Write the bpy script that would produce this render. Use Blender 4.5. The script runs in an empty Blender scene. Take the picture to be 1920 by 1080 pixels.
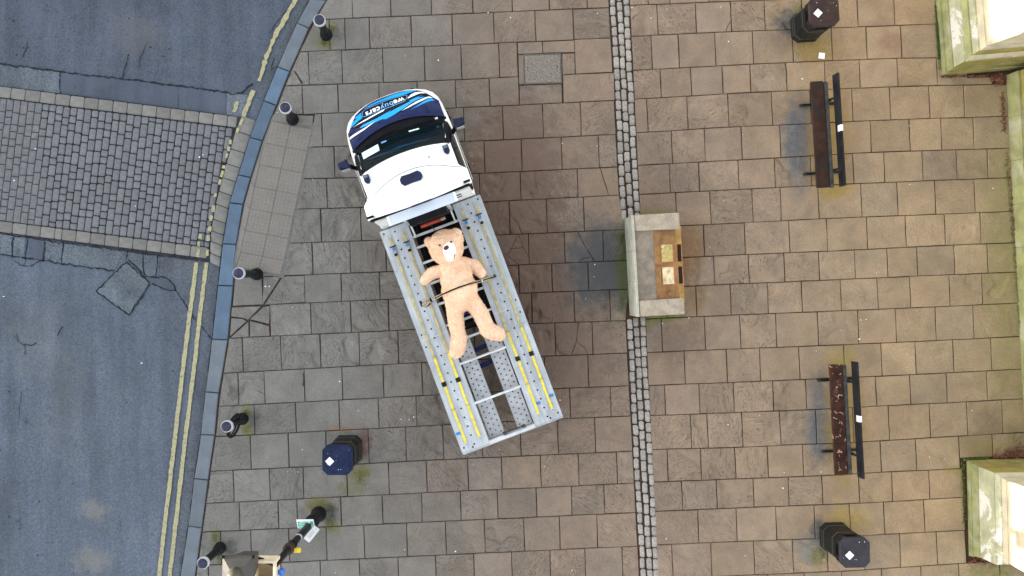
import bpy, bmesh, math, random
from mathutils import Vector, Matrix
R = math.radians
random.seed(7)
S = bpy.context.scene
C = S.collection

# ------------------------------------------------------------------ camera, sky, sun, exposure
CAM_H = 17.5
cam = bpy.data.objects.new('camera', bpy.data.cameras.new('camera'))
C.objects.link(cam)
cam.location = (0, 0, CAM_H)
cam.data.sensor_width = 36
cam.data.lens = 36 * 1610 / 1920
cam.data.clip_end = 3000
S.camera = cam

SUN_EL = 7.0
world = bpy.data.worlds.new('World')
S.world = world
world.use_nodes = True
wn = world.node_tree.nodes
sky = wn.new('ShaderNodeTexSky')
sky.sky_type = 'NISHITA'
sky.sun_disc = False
sky.sun_elevation = R(SUN_EL)
sky.sun_rotation = R(270)
hs = wn.new('ShaderNodeHueSaturation')
hs.inputs['Saturation'].default_value = 0.30
world.node_tree.links.new(sky.outputs[0], hs.inputs['Color'])
world.node_tree.links.new(hs.outputs[0], wn['Background'].inputs[0])
wn['Background'].inputs[1].default_value = 0.15

sun = bpy.data.objects.new('sun', bpy.data.lights.new('sun', 'SUN'))
C.objects.link(sun)
sun.data.energy = 3.5
sun.data.angle = R(0.5)
sun.data.color = (1.0, 0.93, 0.82)
sun.rotation_euler = Vector((math.cos(R(SUN_EL)), 0.0, -math.sin(R(SUN_EL)))).to_track_quat('-Z', 'Y').to_euler()

S.view_settings.view_transform = 'Standard'
S.view_settings.look = 'None'
S.view_settings.gamma = 1
S.view_settings.exposure = 2.92

# ------------------------------------------------------------------ survey plan -> metres
# ground plan drawn at 92 units to the metre, origin at (960, 540), v down; h = height above the paving
def plan(u, v, h=0.0):
    s = (CAM_H - h) / 1610.0
    return ((u - 960) * s, (540 - v) * s)

# ------------------------------------------------------------------ materials
def new_mat(name):
    m = bpy.data.materials.new(name)
    m.use_nodes = True
    nt = m.node_tree
    return m, nt, nt.nodes, nt.links, nt.nodes['Principled BSDF']

def mixc(nt, fac, a, b, mode='MIX'):
    n = nt.nodes.new('ShaderNodeMix')
    n.data_type = 'RGBA'
    n.blend_type = mode
    for sock, v in ((n.inputs[0], fac), (n.inputs[6], a), (n.inputs[7], b)):
        if hasattr(v, 'is_linked') or hasattr(v, 'links'):
            nt.links.new(v, sock)
        elif isinstance(v, (tuple, list)):
            sock.default_value = (*v, 1) if len(v) == 3 else v
        else:
            sock.default_value = v
    return n.outputs[2]

def mth(nt, op, a, b=None, c=None, clamp=False):
    n = nt.nodes.new('ShaderNodeMath')
    n.operation = op
    n.use_clamp = clamp
    for i, v in enumerate((a, b, c)):
        if v is None:
            continue
        if hasattr(v, 'links'):
            nt.links.new(v, n.inputs[i])
        else:
            n.inputs[i].default_value = v
    return n.outputs[0]

def vmth(nt, op, a, b=None, scale=None):
    n = nt.nodes.new('ShaderNodeVectorMath')
    n.operation = op
    for i, v in enumerate((a, b)):
        if v is None:
            continue
        if hasattr(v, 'links'):
            nt.links.new(v, n.inputs[i])
        else:
            n.inputs[i].default_value = v
    if scale is not None:
        if hasattr(scale, 'links'):
            nt.links.new(scale, n.inputs['Scale'])
        else:
            n.inputs['Scale'].default_value = scale
    return n.outputs['Value'] if op in ('LENGTH', 'DOT_PRODUCT') else n.outputs[0]

def noise(nt, vec, scale, detail=3, rough=.55, dist=0.0):
    n = nt.nodes.new('ShaderNodeTexNoise')
    n.inputs['Scale'].default_value = scale
    n.inputs['Detail'].default_value = detail
    n.inputs['Roughness'].default_value = rough
    n.inputs['Distortion'].default_value = dist
    if vec is not None:
        nt.links.new(vec, n.inputs['Vector'])
    return n.outputs[0]

def rng(nt, v, a, b, c=0.0, d=1.0, smooth=True):
    n = nt.nodes.new('ShaderNodeMapRange')
    n.interpolation_type = 'SMOOTHSTEP' if smooth else 'LINEAR'
    nt.links.new(v, n.inputs[0])
    for i, x in zip((1, 2, 3, 4), (a, b, c, d)):
        n.inputs[i].default_value = x
    return n.outputs[0]

def bump(nt, height, strength, dist=.01, normal=None):
    n = nt.nodes.new('ShaderNodeBump')
    n.inputs['Strength'].default_value = strength
    n.inputs['Distance'].default_value = dist
    nt.links.new(height, n.inputs['Height'])
    if normal is not None:
        nt.links.new(normal, n.inputs['Normal'])
    return n.outputs[0]

def pos(nt):
    return nt.nodes.new('ShaderNodeNewGeometry').outputs['Position']

def objc(nt):
    return nt.nodes.new('ShaderNodeTexCoord').outputs['Object']

def orand(nt):
    return nt.nodes.new('ShaderNodeObjectInfo').outputs['Random']

def mat(name, col, rough=.6, metal=0.0, var=.18, ns=6.0, bs=70.0, bstr=.15, objvar=0.0, col2=None, c2=(.5, .65), c2s=5.0, coat=0.0, sheen=0.0, world_pos=False, speck=0.0, spec=.35):
    m, nt, N, Lk, B = new_mat(name)
    v = pos(nt) if world_pos else objc(nt)
    n1 = noise(nt, v, ns, 5, .6)
    lo = tuple(c * (1 - var) for c in col)
    hi = tuple(min(1, c * (1 + var)) for c in col)
    c = mixc(nt, rng(nt, n1, .3, .7), lo, hi)
    if col2 is not None:
        f = rng(nt, noise(nt, v, c2s, 6, .65, .6), c2[0], c2[1])
        c = mixc(nt, f, c, col2)
    if objvar:
        k = rng(nt, orand(nt), 0, 1, 1 - objvar, 1 + objvar, False)
        c = mixc(nt, 1.0, c, k, 'MULTIPLY') if False else vmth(nt, 'SCALE', c, None, k)
    if speck:
        sp = noise(nt, v, 48, 5, .8)
        k = rng(nt, sp, .3, .7, 1 - speck, 1 + speck, False)
        c = vmth(nt, 'SCALE', c, None, k)
    Lk.new(c, B.inputs['Base Color'])
    rr = rng(nt, n1, .25, .75, max(0, rough - .08), min(1, rough + .1))
    Lk.new(rr, B.inputs['Roughness'])
    B.inputs['Metallic'].default_value = metal
    B.inputs['Coat Weight'].default_value = coat
    B.inputs['Specular IOR Level'].default_value = .10 if max(col) < .09 else spec
    B.inputs['Sheen Weight'].default_value = sheen
    if bstr:
        Lk.new(bump(nt, noise(nt, v, bs, 4, .6), bstr), B.inputs['Normal'])
    return m

# stains and painted shade on the paving: plan u, v, radii, colour, strength, edge softness
STAINS_AND_SHADE = [
    (960, 340, 120, 200, (.112, .069, .049), .95), (1000, 540, 110, 200, (.108, .064, .045), .95), (1060, 660, 130, 130, (.124, .081, .058), .75),  # reddish stone right of the truck, with its soft shade painted in
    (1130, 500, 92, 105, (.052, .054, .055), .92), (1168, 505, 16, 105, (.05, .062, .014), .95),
    (1292, 470, 40, 75, (.16, .085, .03), .85), (1300, 560, 30, 50, (.15, .09, .03), .6), (1240, 594, 55, 13, (.10, .12, .01), 1.0), (1235, 403, 50, 14, (.13, .11, .03), .8),
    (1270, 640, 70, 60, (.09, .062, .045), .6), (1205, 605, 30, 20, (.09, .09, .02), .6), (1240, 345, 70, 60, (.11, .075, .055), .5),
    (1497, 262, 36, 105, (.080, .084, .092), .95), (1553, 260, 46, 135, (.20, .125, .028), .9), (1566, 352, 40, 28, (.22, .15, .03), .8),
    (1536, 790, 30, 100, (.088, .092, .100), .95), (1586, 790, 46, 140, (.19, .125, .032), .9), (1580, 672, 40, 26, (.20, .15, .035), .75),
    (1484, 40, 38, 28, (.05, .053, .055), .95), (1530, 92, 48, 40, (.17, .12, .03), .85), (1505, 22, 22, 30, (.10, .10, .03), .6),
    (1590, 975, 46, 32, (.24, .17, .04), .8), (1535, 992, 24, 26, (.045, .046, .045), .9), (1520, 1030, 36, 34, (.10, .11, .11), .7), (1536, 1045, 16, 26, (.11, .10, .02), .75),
    (1672, 82, 32, 26, (.17, .095, .065), .75),
    (673, 887, 26, 17, (.12, .105, .02), .95), (660, 915, 34, 20, (.10, .092, .035), .7), (684, 832, 15, 34, (.10, .04, .03), .8), (640, 805, 34, 5, (.22, .12, .06), .9),
    (598, 946, 36, 20, (.13, .11, .025), .85), (622, 985, 20, 20, (.10, .095, .025), .85), (620, 962, 16, 20, (.035, .035, .028), .9),
    (607, 80, 20, 15, (.13, .115, .012), .95), (622, 52, 13, 14, (.12, .11, .03), .7), (600, 70, 40, 30, (.11, .105, .075), .5),
    (463, 805, 13, 17, (.13, .12, .02), .85), (463, 772, 12, 22, (.12, .12, .03), .8), (478, 790, 16, 28, (.05, .05, .045), .7), (440, 735, 14, 20, (.05, .05, .045), .6),  # moss, and a dark smudge painting the shade beside the bollard
    (432, 1030, 15, 24, (.04, .04, .035), .85), (405, 1008, 14, 20, (.10, .10, .03), .7), (412, 1045, 8, 16, (.10, .11, .02), .6),  # dark smudge right of the bollard paints its shade; the rest is moss
    (1900, 480, 70, 330, (.20, .18, .06), .55), (1800, 880, 34, 10, (.20, .17, .04), .8), (1850, 840, 70, 24, (.17, .14, .04), .5), (1860, 1070, 70, 22, (.15, .13, .03), .8),
    (1900, 830, 18, 50, (.12, .11, .04), .5),
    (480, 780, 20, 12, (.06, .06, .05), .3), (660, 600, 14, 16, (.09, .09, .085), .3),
]

def stained(nt, c, p):  # mixes in the stains and the painted shade
    wob = noise(nt, p, 3.2, 7, .7)
    wob = mth(nt, 'MULTIPLY', mth(nt, 'SUBTRACT', wob, .5), 1.7)
    brk = rng(nt, noise(nt, p, 9.0, 6, .75, .5), .34, .56, .5, 1.0)
    for (u, v, ru, rv, col, st) in STAINS_AND_SHADE:
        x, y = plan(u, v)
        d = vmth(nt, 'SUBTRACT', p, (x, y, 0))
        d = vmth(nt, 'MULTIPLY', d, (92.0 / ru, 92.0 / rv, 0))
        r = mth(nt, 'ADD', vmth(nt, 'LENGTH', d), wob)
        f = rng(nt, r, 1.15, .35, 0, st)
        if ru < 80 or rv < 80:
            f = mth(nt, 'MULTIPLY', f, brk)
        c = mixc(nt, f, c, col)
    return c

def slab_material(name, kx=1.0):
    m, nt, N, Lk, B = new_mat(name)
    p = pos(nt)
    rnd = orand(nt)
    o = objc(nt)
    rot = N.new('ShaderNodeVectorRotate')
    rot.rotation_type = 'Z_AXIS'
    Lk.new(o, rot.inputs['Vector'])
    Lk.new(mth(nt, 'MULTIPLY', rnd, 37.0), rot.inputs['Angle'])
    off = vmth(nt, 'ADD', rot.outputs[0], vmth(nt, 'SCALE', (91.0, 47.0, 13.0), None, mth(nt, 'MULTIPLY', rnd, 9.0)))
    st = vmth(nt, 'MULTIPLY', off, (.85, 2.9, 1.0))
    # grey to buff stone ramp; cool road light and warm wall bounce painted in
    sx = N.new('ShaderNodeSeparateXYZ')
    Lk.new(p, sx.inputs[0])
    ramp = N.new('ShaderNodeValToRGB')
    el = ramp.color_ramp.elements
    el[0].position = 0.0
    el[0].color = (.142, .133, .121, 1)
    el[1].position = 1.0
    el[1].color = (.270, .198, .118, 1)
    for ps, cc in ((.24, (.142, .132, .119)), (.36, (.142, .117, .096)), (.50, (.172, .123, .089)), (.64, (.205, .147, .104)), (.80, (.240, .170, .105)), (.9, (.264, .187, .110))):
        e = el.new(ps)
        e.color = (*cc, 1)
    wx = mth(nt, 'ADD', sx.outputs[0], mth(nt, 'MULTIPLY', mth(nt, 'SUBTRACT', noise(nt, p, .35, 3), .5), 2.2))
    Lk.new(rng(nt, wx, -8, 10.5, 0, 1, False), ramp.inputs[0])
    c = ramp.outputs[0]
    # each slab its own shade and warmth
    k = rng(nt, rnd, 0, 1, .91, 1.10, False)
    c = vmth(nt, 'SCALE', c, None, k)
    r2 = mth(nt, 'FRACT', mth(nt, 'MULTIPLY', rnd, 17.31))
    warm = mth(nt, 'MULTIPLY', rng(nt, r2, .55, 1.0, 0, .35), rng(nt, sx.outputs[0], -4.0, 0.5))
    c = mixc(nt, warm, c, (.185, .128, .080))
    r3 = mth(nt, 'FRACT', mth(nt, 'MULTIPLY', rnd, 53.7))
    c = mixc(nt, rng(nt, r3, .65, 1.0, 0, .16), c, (.135, .130, .122))
    # mottling
    big = noise(nt, off, 2.2, 5, .6, .4)
    c = vmth(nt, 'SCALE', c, None, rng(nt, big, .3, .7, .86, 1.12))
    fine = noise(nt, off, 55, 4, .7)
    c = vmth(nt, 'SCALE', c, None, rng(nt, fine, .25, .75, .84, 1.15))
    grime = noise(nt, p, 1.1, 6, .65, .3)
    c = vmth(nt, 'SCALE', c, None, rng(nt, grime, .30, .60, .87, 1.03))
    # riven terraces
    n1 = noise(nt, st, 1.5, 5, .50, .7)
    v = mth(nt, 'MULTIPLY', n1, 17.0)
    fl = mth(nt, 'FLOOR', v)
    fr = mth(nt, 'FRACT', v)
    stepv = mth(nt, 'ADD', fl, rng(nt, fr, .84, 1.0))
    line = mth(nt, 'MULTIPLY', rng(nt, fr, .70, .88), rng(nt, fr, 1.0, .92))
    patch = rng(nt, noise(nt, off, 1.6, 2), .36, .52, .12, 1.0)
    amt = mth(nt, 'MULTIPLY', rng(nt, mth(nt, 'FRACT', mth(nt, 'MULTIPLY', rnd, 7.77)), .15, .7, .2, 1.0), patch)
    amt = mth(nt, 'MULTIPLY', amt, rng(nt, sx.outputs[0], 4.5, 8.0, 1.0, .35))
    c = mixc(nt, mth(nt, 'MULTIPLY', mth(nt, 'MULTIPLY', line, amt), .66), c, (.045, .036, .030))
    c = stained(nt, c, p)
    c = vmth(nt, 'SCALE', c, None, rng(nt, noise(nt, p, 30, 4, .7), .25, .75, .88, 1.1))
    Lk.new(c, B.inputs['Base Color'])
    Lk.new(rng(nt, big, .3, .7, .55, .78), B.inputs['Roughness'])
    B.inputs['Specular IOR Level'].default_value = .35
    hgt = mth(nt, 'ADD', mth(nt, 'MULTIPLY', mth(nt, 'MULTIPLY', stepv, amt), .38), mth(nt, 'ADD', mth(nt, 'MULTIPLY', fine, .35), mth(nt, 'MULTIPLY', noise(nt, st, 9, 5, .6), .5)))
    Lk.new(bump(nt, hgt, .9, .022), B.inputs['Normal'])
    return m

def asphalt(name, col, rough_k=1.0, speck=.45, smear=.16):
    m, nt, N, Lk, B = new_mat(name)
    p = pos(nt)
    big = noise(nt, p, .45, 5, .6, .5)
    med = noise(nt, p, 3.2, 6, .65, .4)
    streak = noise(nt, vmth(nt, 'MULTIPLY', p, (2.2, .22, 1)), 1.4, 5, .6, .3)
    c = mixc(nt, rng(nt, big, .3, .7), tuple(x * (1 - smear) for x in col), tuple(x * (1 + smear) for x in col))
    c = mixc(nt, rng(nt, med, .45, .75, 0, .35), c, (col[0] * 1.35, col[1] * 1.22, col[2] * 1.0))
    c = vmth(nt, 'SCALE', c, None, rng(nt, streak, .3, .7, .82, 1.14))
    sp = noise(nt, p, 26, 6, .8)
    c = vmth(nt, 'SCALE', c, None, rng(nt, sp, .32, .68, 1 - speck, 1 + speck, False))
    dark = rng(nt, noise(nt, p, 5.0, 6, .7), .60 - .08 * max(0, rough_k - 1), .74, 0, .7)
    c = mixc(nt, dark, c, (.03, .036, .05))
    # dried mud spots
    wob = mth(nt, 'MULTIPLY', mth(nt, 'SUBTRACT', noise(nt, p, 4, 7, .75), .5), 2.4)
    for (u, v, ru, rv, st_) in ((172, 958, 34, 24, .34), (165, 1052, 42, 30, .34), (60, 640, 60, 90, .10), (250, 60, 60, 50, .12), (120, 760, 50, 120, .08)):
        x, y = plan(u, v)
        d = vmth(nt, 'MULTIPLY', vmth(nt, 'SUBTRACT', p, (x, y, 0)), (92.0 / ru, 92.0 / rv, 0))
        f = rng(nt, mth(nt, 'ADD', vmth(nt, 'LENGTH', d), wob), 1.2, .3, 0, st_)
        c = mixc(nt, f, c, (.22, .195, .15))
    Lk.new(c, B.inputs['Base Color'])
    B.inputs['Roughness'].default_value = .8
    B.inputs['Specular IOR Level'].default_value = .3
    Lk.new(bump(nt, mth(nt, 'ADD', sp, mth(nt, 'MULTIPLY', noise(nt, p, 28, 3), .5)), .5 * rough_k, .012), B.inputs['Normal'])
    return m

def paint_mat(name, col, worn, lo=.38, hi=.62):
    m, nt, N, Lk, B = new_mat(name)
    p = pos(nt)
    f = rng(nt, noise(nt, p, 14, 6, .75), lo, hi)
    c = mixc(nt, f, worn, col)
    c = vmth(nt, 'SCALE', c, None, rng(nt, noise(nt, p, 60, 3), .3, .7, .8, 1.15))
    Lk.new(c, B.inputs['Base Color'])
    B.inputs['Roughness'].default_value = .7
    Lk.new(bump(nt, noise(nt, p, 80, 3), .3), B.inputs['Normal'])
    return m

def glass_mat(name, tint=(.10, .17, .19), rough=.03, opacity=.55):
    m, nt, N, Lk, B = new_mat(name)
    N.remove(B)
    out = N['Material Output']
    tr = N.new('ShaderNodeBsdfTransparent')
    tr.inputs[0].default_value = (.30, .45, .47, 1)
    pr = N.new('ShaderNodeBsdfPrincipled')
    pr.inputs['Base Color'].default_value = (*tint, 1)
    pr.inputs['Roughness'].default_value = rough
    pr.inputs['Specular IOR Level'].default_value = .08
    mx = N.new('ShaderNodeMixShader')
    mx.inputs[0].default_value = opacity
    Lk.new(tr.outputs[0], mx.inputs[1])
    Lk.new(pr.outputs[0], mx.inputs[2])
    Lk.new(mx.outputs[0], out.inputs[0])
    return m

MT = {}
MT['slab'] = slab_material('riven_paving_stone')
MT['joint'] = mat('joint_bed', (.042, .031, .025), .95, var=.4, ns=9, world_pos=True, col2=(.052, .026, .016), c2=(.5, .6), c2s=1.2)
MT['tactile'] = mat('tactile_concrete', (0.1623, 0.1450, 0.1277), .8, var=.08, ns=3, bs=120, world_pos=True, speck=.12, col2=(.13, .125, .118), c2=(.5, .7), c2s=1.6)
MT['stud'] = mat('worn_stud_top', (0.1900, 0.1780, 0.1630), .7, var=.15)
MT['kerb'] = mat('blue_grey_kerb_stone', (0.0704, 0.1080, 0.1584), .7, var=.14, ns=3, objvar=.16, speck=.14)  # blue sky reflection is painted into this base colour
MT['kerb_grey'] = mat('grey_kerb_stone', (0.1025, 0.1189, 0.1410), .7, var=.12, ns=3, objvar=.12, speck=.14)
MT['asphalt'] = asphalt('road_asphalt', (0.0702, 0.0846, 0.1110))
MT['asphalt_dark'] = asphalt('dark_asphalt', (0.0554, 0.0661, 0.0902), 1.2)
MT['asphalt_rough'] = asphalt('rough_patch', (0.0894, 0.1064, 0.1276), 2.4, .6, .28)
MT['asphalt_smooth'] = asphalt('smooth_patch', (.0540, .0640, .0880), .7, .22, .2)
MT['asphalt_edge'] = asphalt('gutter_asphalt', (0.0704, 0.0812, 0.0994), 2.2, .6, .2)
MT['tar'] = mat('tar', (.016, .018, .024), .7, var=.4, ns=20, world_pos=True)
MT['sett'] = mat('road_sett', (0.1165, 0.1160, 0.1235), .7, var=.16, ns=14, objvar=.11, speck=.22, col2=(.165, .150, .145), c2=(.56, .7), c2s=3)
MT['border'] = mat('buff_border_block', (0.1410, 0.1361, 0.1246), .75, var=.14, ns=8, objvar=.16, speck=.16)
MT['strip'] = mat('granite_strip_sett', (0.2450, 0.2220, 0.1980), .75, var=.22, ns=16, objvar=.18, speck=.28, bstr=.3, col2=(.15, .135, .12), c2=(.55, .75), c2s=9)
MT['sett_bed'] = mat('sett_bed', (.026, .027, .034), .95, var=.4, ns=8, world_pos=True)
MT['yellow'] = paint_mat('yellow_line_paint', (0.3197, 0.2875, 0.1489), (.10, .115, .12), .32, .52)
MT['yellow_worn'] = paint_mat('worn_yellow_paint', (0.3360, 0.3120, 0.1360), (.17, .17, .15), .36, .6)
MT['cover'] = mat('cover_aggregate', (0.1500, 0.1280, 0.1070), .8, var=.35, ns=26, speck=.4, bstr=.5)
MT['cover_frame'] = mat('cover_frame_steel', (0.1000, 0.0880, 0.0760), .6, .2)
MT['steel_dark'] = mat('dark_steel', (.05, .05, .05), .5, .6)
MT['black_iron'] = mat('black_painted_iron', (.010, .010, .012), .35, var=.3, ns=12)
MT['bollard_cap'] = mat('bollard_cap_blue_black', (0.0330, 0.0348, 0.0600), .3, var=.3, ns=10)
MT['white_ring'] = mat('white_band', (.40, .40, .42), .5, var=.1)
MT['bin_body'] = mat('black_bin_plastic', (.011, .011, .011), .42, var=.3, ns=8)
MT['bin_lid_blue'] = mat('navy_bin_lid', (0.0112, 0.0168, 0.0434), .38, var=.25, ns=7, bstr=.05)
MT['bin_lid_brown'] = mat('brown_black_bin_lid', (0.0304, 0.0192, 0.0192), .4, var=.35, ns=4, bstr=.05)
MT['bin_lid_grey'] = mat('charcoal_bin_lid', (0.0285, 0.0270, 0.0330), .42, var=.25, ns=5, bstr=.05)
MT['gold'] = mat('dull_gold_line', (.10, .09, .06), .5)
MT['sticker'] = mat('white_sticker', (.72, .73, .75), .5, var=.06)
MT['wood_brown'] = mat('worn_brown_bench_wood', (0.0341, 0.0161, 0.0112), .55, var=.4, ns=5, bs=40, bstr=.4, col2=(.020, .018, .016), c2=(.5, .64), c2s=3)
MT['wood_peel'] = mat('peeling_brown_bench_wood', (0.0338, 0.0135, 0.0090), .5, var=.4, ns=6, bs=40, bstr=.4, col2=(.34, .22, .16), c2=(.585, .625), c2s=10)
MT['wood_grey'] = mat('weathered_grey_bench_wood', (0.0425, 0.0416, 0.0408), .7, var=.4, ns=9, bs=40, bstr=.4, speck=.3)
MT['wood_black'] = mat('black_bench_rail', (.013, .013, .015), .45, var=.4, ns=6, bs=30, bstr=.3, col2=(.10, .10, .11), c2=(.68, .74), c2s=10)
MT['stone_pale'] = mat('pale_stone', (0.2900, 0.2380, 0.1800), .85, var=.2, ns=5, speck=.28, bs=40, bstr=.5, col2=(.20, .175, .15), c2=(.52, .7), c2s=4)
MT['stone_board'] = mat('pale_weathered_stone_face', (0.3200, 0.3100, 0.2550), .8, var=.16, ns=4, speck=.1, bstr=.3, col2=(.22, .23, .17), c2=(.5, .7), c2s=2.5)
MT['stone_grey'] = mat('grey_brown_stone_top', (0.1850, 0.1480, 0.1120), .8, var=.3, ns=4, speck=.3, bstr=.4)
MT['stone_brown'] = mat('rusty_brown_stone', (0.2250, 0.1120, 0.0380), .7, var=.3, ns=6, speck=.25, bstr=.4, col2=(.13, .055, .025), c2=(.52, .7), c2s=3)
MT['stone_ochre'] = mat('ochre_stone', (0.2970, 0.1755, 0.0495), .75, var=.25, ns=6, speck=.2, bstr=.4)
MT['plaque'] = mat('pale_plaque', (.52, .42, .26), .3, var=.22, ns=9, bstr=.05, col2=(.30, .22, .07), c2=(.5, .62), c2s=4)
MT['plaque_gold'] = mat('golden_plaque', (.34, .25, .06), .3, var=.3, ns=9, bstr=.05, col2=(.55, .47, .30), c2=(.55, .62), c2s=4)
MT['copper'] = mat('copper_frame', (.34, .11, .03), .5, var=.2)
MT['dark_panel'] = mat('dark_panel', (.014, .010, .008), .4)
MT['ashlar_green'] = mat('algae_green_ashlar', (0.2050, 0.2050, 0.0850), .85, var=.2, ns=3.5, bs=25, bstr=.4, speck=.14, col2=(.30, .29, .20), c2=(.5, .72), c2s=1.6)
MT['ashlar_olive'] = mat('olive_stained_ashlar', (0.2600, 0.2050, 0.0550), .85, var=.2, ns=3.5, bs=25, bstr=.4, speck=.14, col2=(.20, .17, .05), c2=(.5, .7), c2s=1.8)
MT['ashlar_buff'] = mat('buff_ashlar', (.42, .36, .25), .85, var=.14, ns=3, bs=25, bstr=.35, speck=.1, col2=(.33, .30, .20), c2=(.52, .72), c2s=1.6)
MT['ashlar_cap'] = mat('pale_green_ashlar', (0.3000, 0.2950, 0.1850), .85, var=.2, ns=3, bs=25, bstr=.4, speck=.12, col2=(.50, .48, .42), c2=(.54, .60), c2s=1.5)
MT['earth'] = mat('damp_soil', (.045, .022, .014), .95, var=.5, ns=20, bs=40, bstr=.8, world_pos=True)
MT['leaf'] = mat('fallen_leaf', (.13, .045, .025), .8, var=.4, ns=30, world_pos=True, col2=(.22, .11, .07), c2=(.5, .6), c2s=18)
MT['moss'] = mat('moss', (.075, .105, .018), .95, var=.5, ns=16, world_pos=True)
MT['grass'] = mat('grass_blade', (.11, .13, .025), .9, var=.4, ns=16, world_pos=True)
MT['white_paint'] = mat('white_truck_paint', (.80, .80, .80), .30, var=.015, ns=2, bstr=0, coat=.5)
MT['white_side'] = mat('white_truck_plastic', (.66, .65, .64), .45, var=.08, ns=3, bstr=0, col2=(.48, .45, .42), c2=(.6, .8), c2s=2)
MT['navy'] = mat('navy_bonnet_paint', (0.0168, 0.0227, 0.0714), .30, var=.12, ns=3, bstr=0)
MT['black_vinyl'] = mat('black_vinyl', (.006, .006, .012), .35, var=.1, bstr=0)
MT['blue_vinyl'] = mat('bright_blue_vinyl', (.0, .30, .82), .4, var=.03, bstr=0)
MT['lblue_vinyl'] = mat('light_blue_vinyl', (.18, .45, .82), .4, var=.03, bstr=0)
MT['white_vinyl'] = mat('white_vinyl', (.82, .82, .82), .4, var=.02, bstr=0)
MT['black_plastic'] = mat('black_plastic', (.006, .006, .008), .45, var=.25, ns=9, bstr=.05)
MT['navy_plastic'] = mat('navy_black_lamp', (.016, .020, .045), .4, var=.2, bstr=0)
MT['grey_plastic'] = mat('grey_lens', (.09, .10, .13), .25, var=.2, bstr=0)
MT['rubber'] = mat('tyre_rubber', (.012, .012, .012), .85, var=.3, ns=10)
MT['interior'] = mat('dark_cab_interior', (.010, .012, .014), .8)
MT['card_and_glint'] = mat('pale_card_and_glint', (.62, .80, .80), .6, var=.05, bstr=0)  # also colours the painted reflection strips on the windscreen
def galv_mat():
    m, nt, N, Lk, B = new_mat('galvanised_steel')
    o = objc(nt)
    big = noise(nt, o, 1.8, 5, .6)
    c = mixc(nt, rng(nt, big, .3, .7), (.34, .365, .39), (.44, .465, .49))
    st = noise(nt, vmth(nt, 'MULTIPLY', o, (16, .7, 1)), 1.0, 6, .7, .3)
    c = vmth(nt, 'SCALE', c, None, rng(nt, st, .3, .7, .80, 1.08))
    gr = rng(nt, noise(nt, vmth(nt, 'MULTIPLY', o, (2.6, 1.2, 1)), 1.6, 7, .72, .6), .50, .72, 0, .7)
    c = mixc(nt, gr, c, (.20, .185, .17))
    rust = rng(nt, noise(nt, o, 9, 6, .75, .4), .68, .76, 0, .6)
    c = mixc(nt, rust, c, (.16, .10, .07))
    sp = noise(nt, o, 40, 4, .8)
    c = vmth(nt, 'SCALE', c, None, rng(nt, sp, .3, .7, .90, 1.08))
    Lk.new(c, B.inputs['Base Color'])
    B.inputs['Metallic'].default_value = .2
    Lk.new(rng(nt, st, .3, .7, .42, .62), B.inputs['Roughness'])
    Lk.new(bump(nt, big, .2, .02), B.inputs['Normal'])
    return m
MT['galv'] = galv_mat()
MT['galv_ramp'] = mat('scuffed_galvanised_ramp', (.37, .375, .385), .5, .3, var=.16, ns=4, bs=50, bstr=.08, col2=(.29, .26, .26), c2=(.54, .72), c2s=4)
MT['alu'] = mat('aluminium', (.52, .53, .54), .4, .4, var=.12, ns=5, bstr=.05)
MT['tray'] = mat('pale_light_board', (.45, .49, .55), .45, var=.04, ns=2, bstr=0)
MT['chassis'] = mat('black_chassis', (.012, .012, .013), .6, var=.4, ns=7)
MT['chassis_brown'] = mat('rusty_chassis', (.045, .026, .018), .7, var=.5, ns=5)
MT['blue_part'] = mat('dark_blue_tank', (.012, .022, .085), .4, var=.3)
MT['red_part'] = mat('red_winch_bar', (.42, .055, .03), .5, var=.3, ns=14)
MT['strap_y'] = mat('bright_yellow_webbing', (0.5888, 0.4655, 0.0560), .8, var=.18, ns=12, bs=200, bstr=.3, col2=(.50, .40, .07), c2=(.52, .7), c2s=8)
MT['strap_old'] = mat('faded_yellow_webbing', (.40, .335, .145), .85, var=.22, ns=9, bs=200, bstr=.3, col2=(.27, .23, .13), c2=(.5, .7), c2s=5)
MT['strap_black'] = mat('black_sleeve', (.012, .012, .018), .8, var=.3)
MT['blue_buckle'] = mat('blue_buckle', (.02, .17, .45), .4, var=.3, ns=25, bstr=0)
MT['buckle'] = mat('zinc_buckle', (.34, .33, .30), .35, .7, var=.3, ns=30)
MT['bungee'] = mat('black_tan_webbing', (.030, .022, .016), .75, var=.3)
MT['tan_edge'] = mat('tan_webbing_edge', (.38, .30, .19), .8, var=.2)
MT['sign_green'] = mat('green_sign_print', (.03, .33, .19), .5, var=.1, bstr=0)
MT['sign_white'] = mat('white_sign_board', (.66, .68, .72), .5, var=.05, bstr=0)
MT['sign_grey'] = mat('grey_sign_print', (.30, .31, .36), .5, var=.1, bstr=0)
MT['tag_yellow'] = mat('yellow_tag', (.62, .48, .02), .5, var=.1, bstr=0)
MT['lantern_roof'] = mat('lantern_roof_metal', (.06, .055, .05), .42, .2, var=.2, ns=3)
MT['cream'] = mat('cream_lantern_panel', (.62, .52, .36), .5, var=.12, ns=6)
MT['finial'] = mat('mossy_lantern_dome', (.07, .062, .045), .4, var=.3, ns=5, col2=(.14, .13, .09), c2=(.5, .7), c2s=3)
MT['blue_tag'] = mat('blue_plastic', (.02, .14, .60), .4)
MT['glass'] = glass_mat('windscreen_glass', (.003, .008, .010), .04, .93)
MT['side_glass'] = glass_mat('side_glass', (.008, .012, .014), .03, .8)
MT['facade'] = mat('town_sandstone', (.34, .28, .20), .9, var=.2, ns=1.2)
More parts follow.
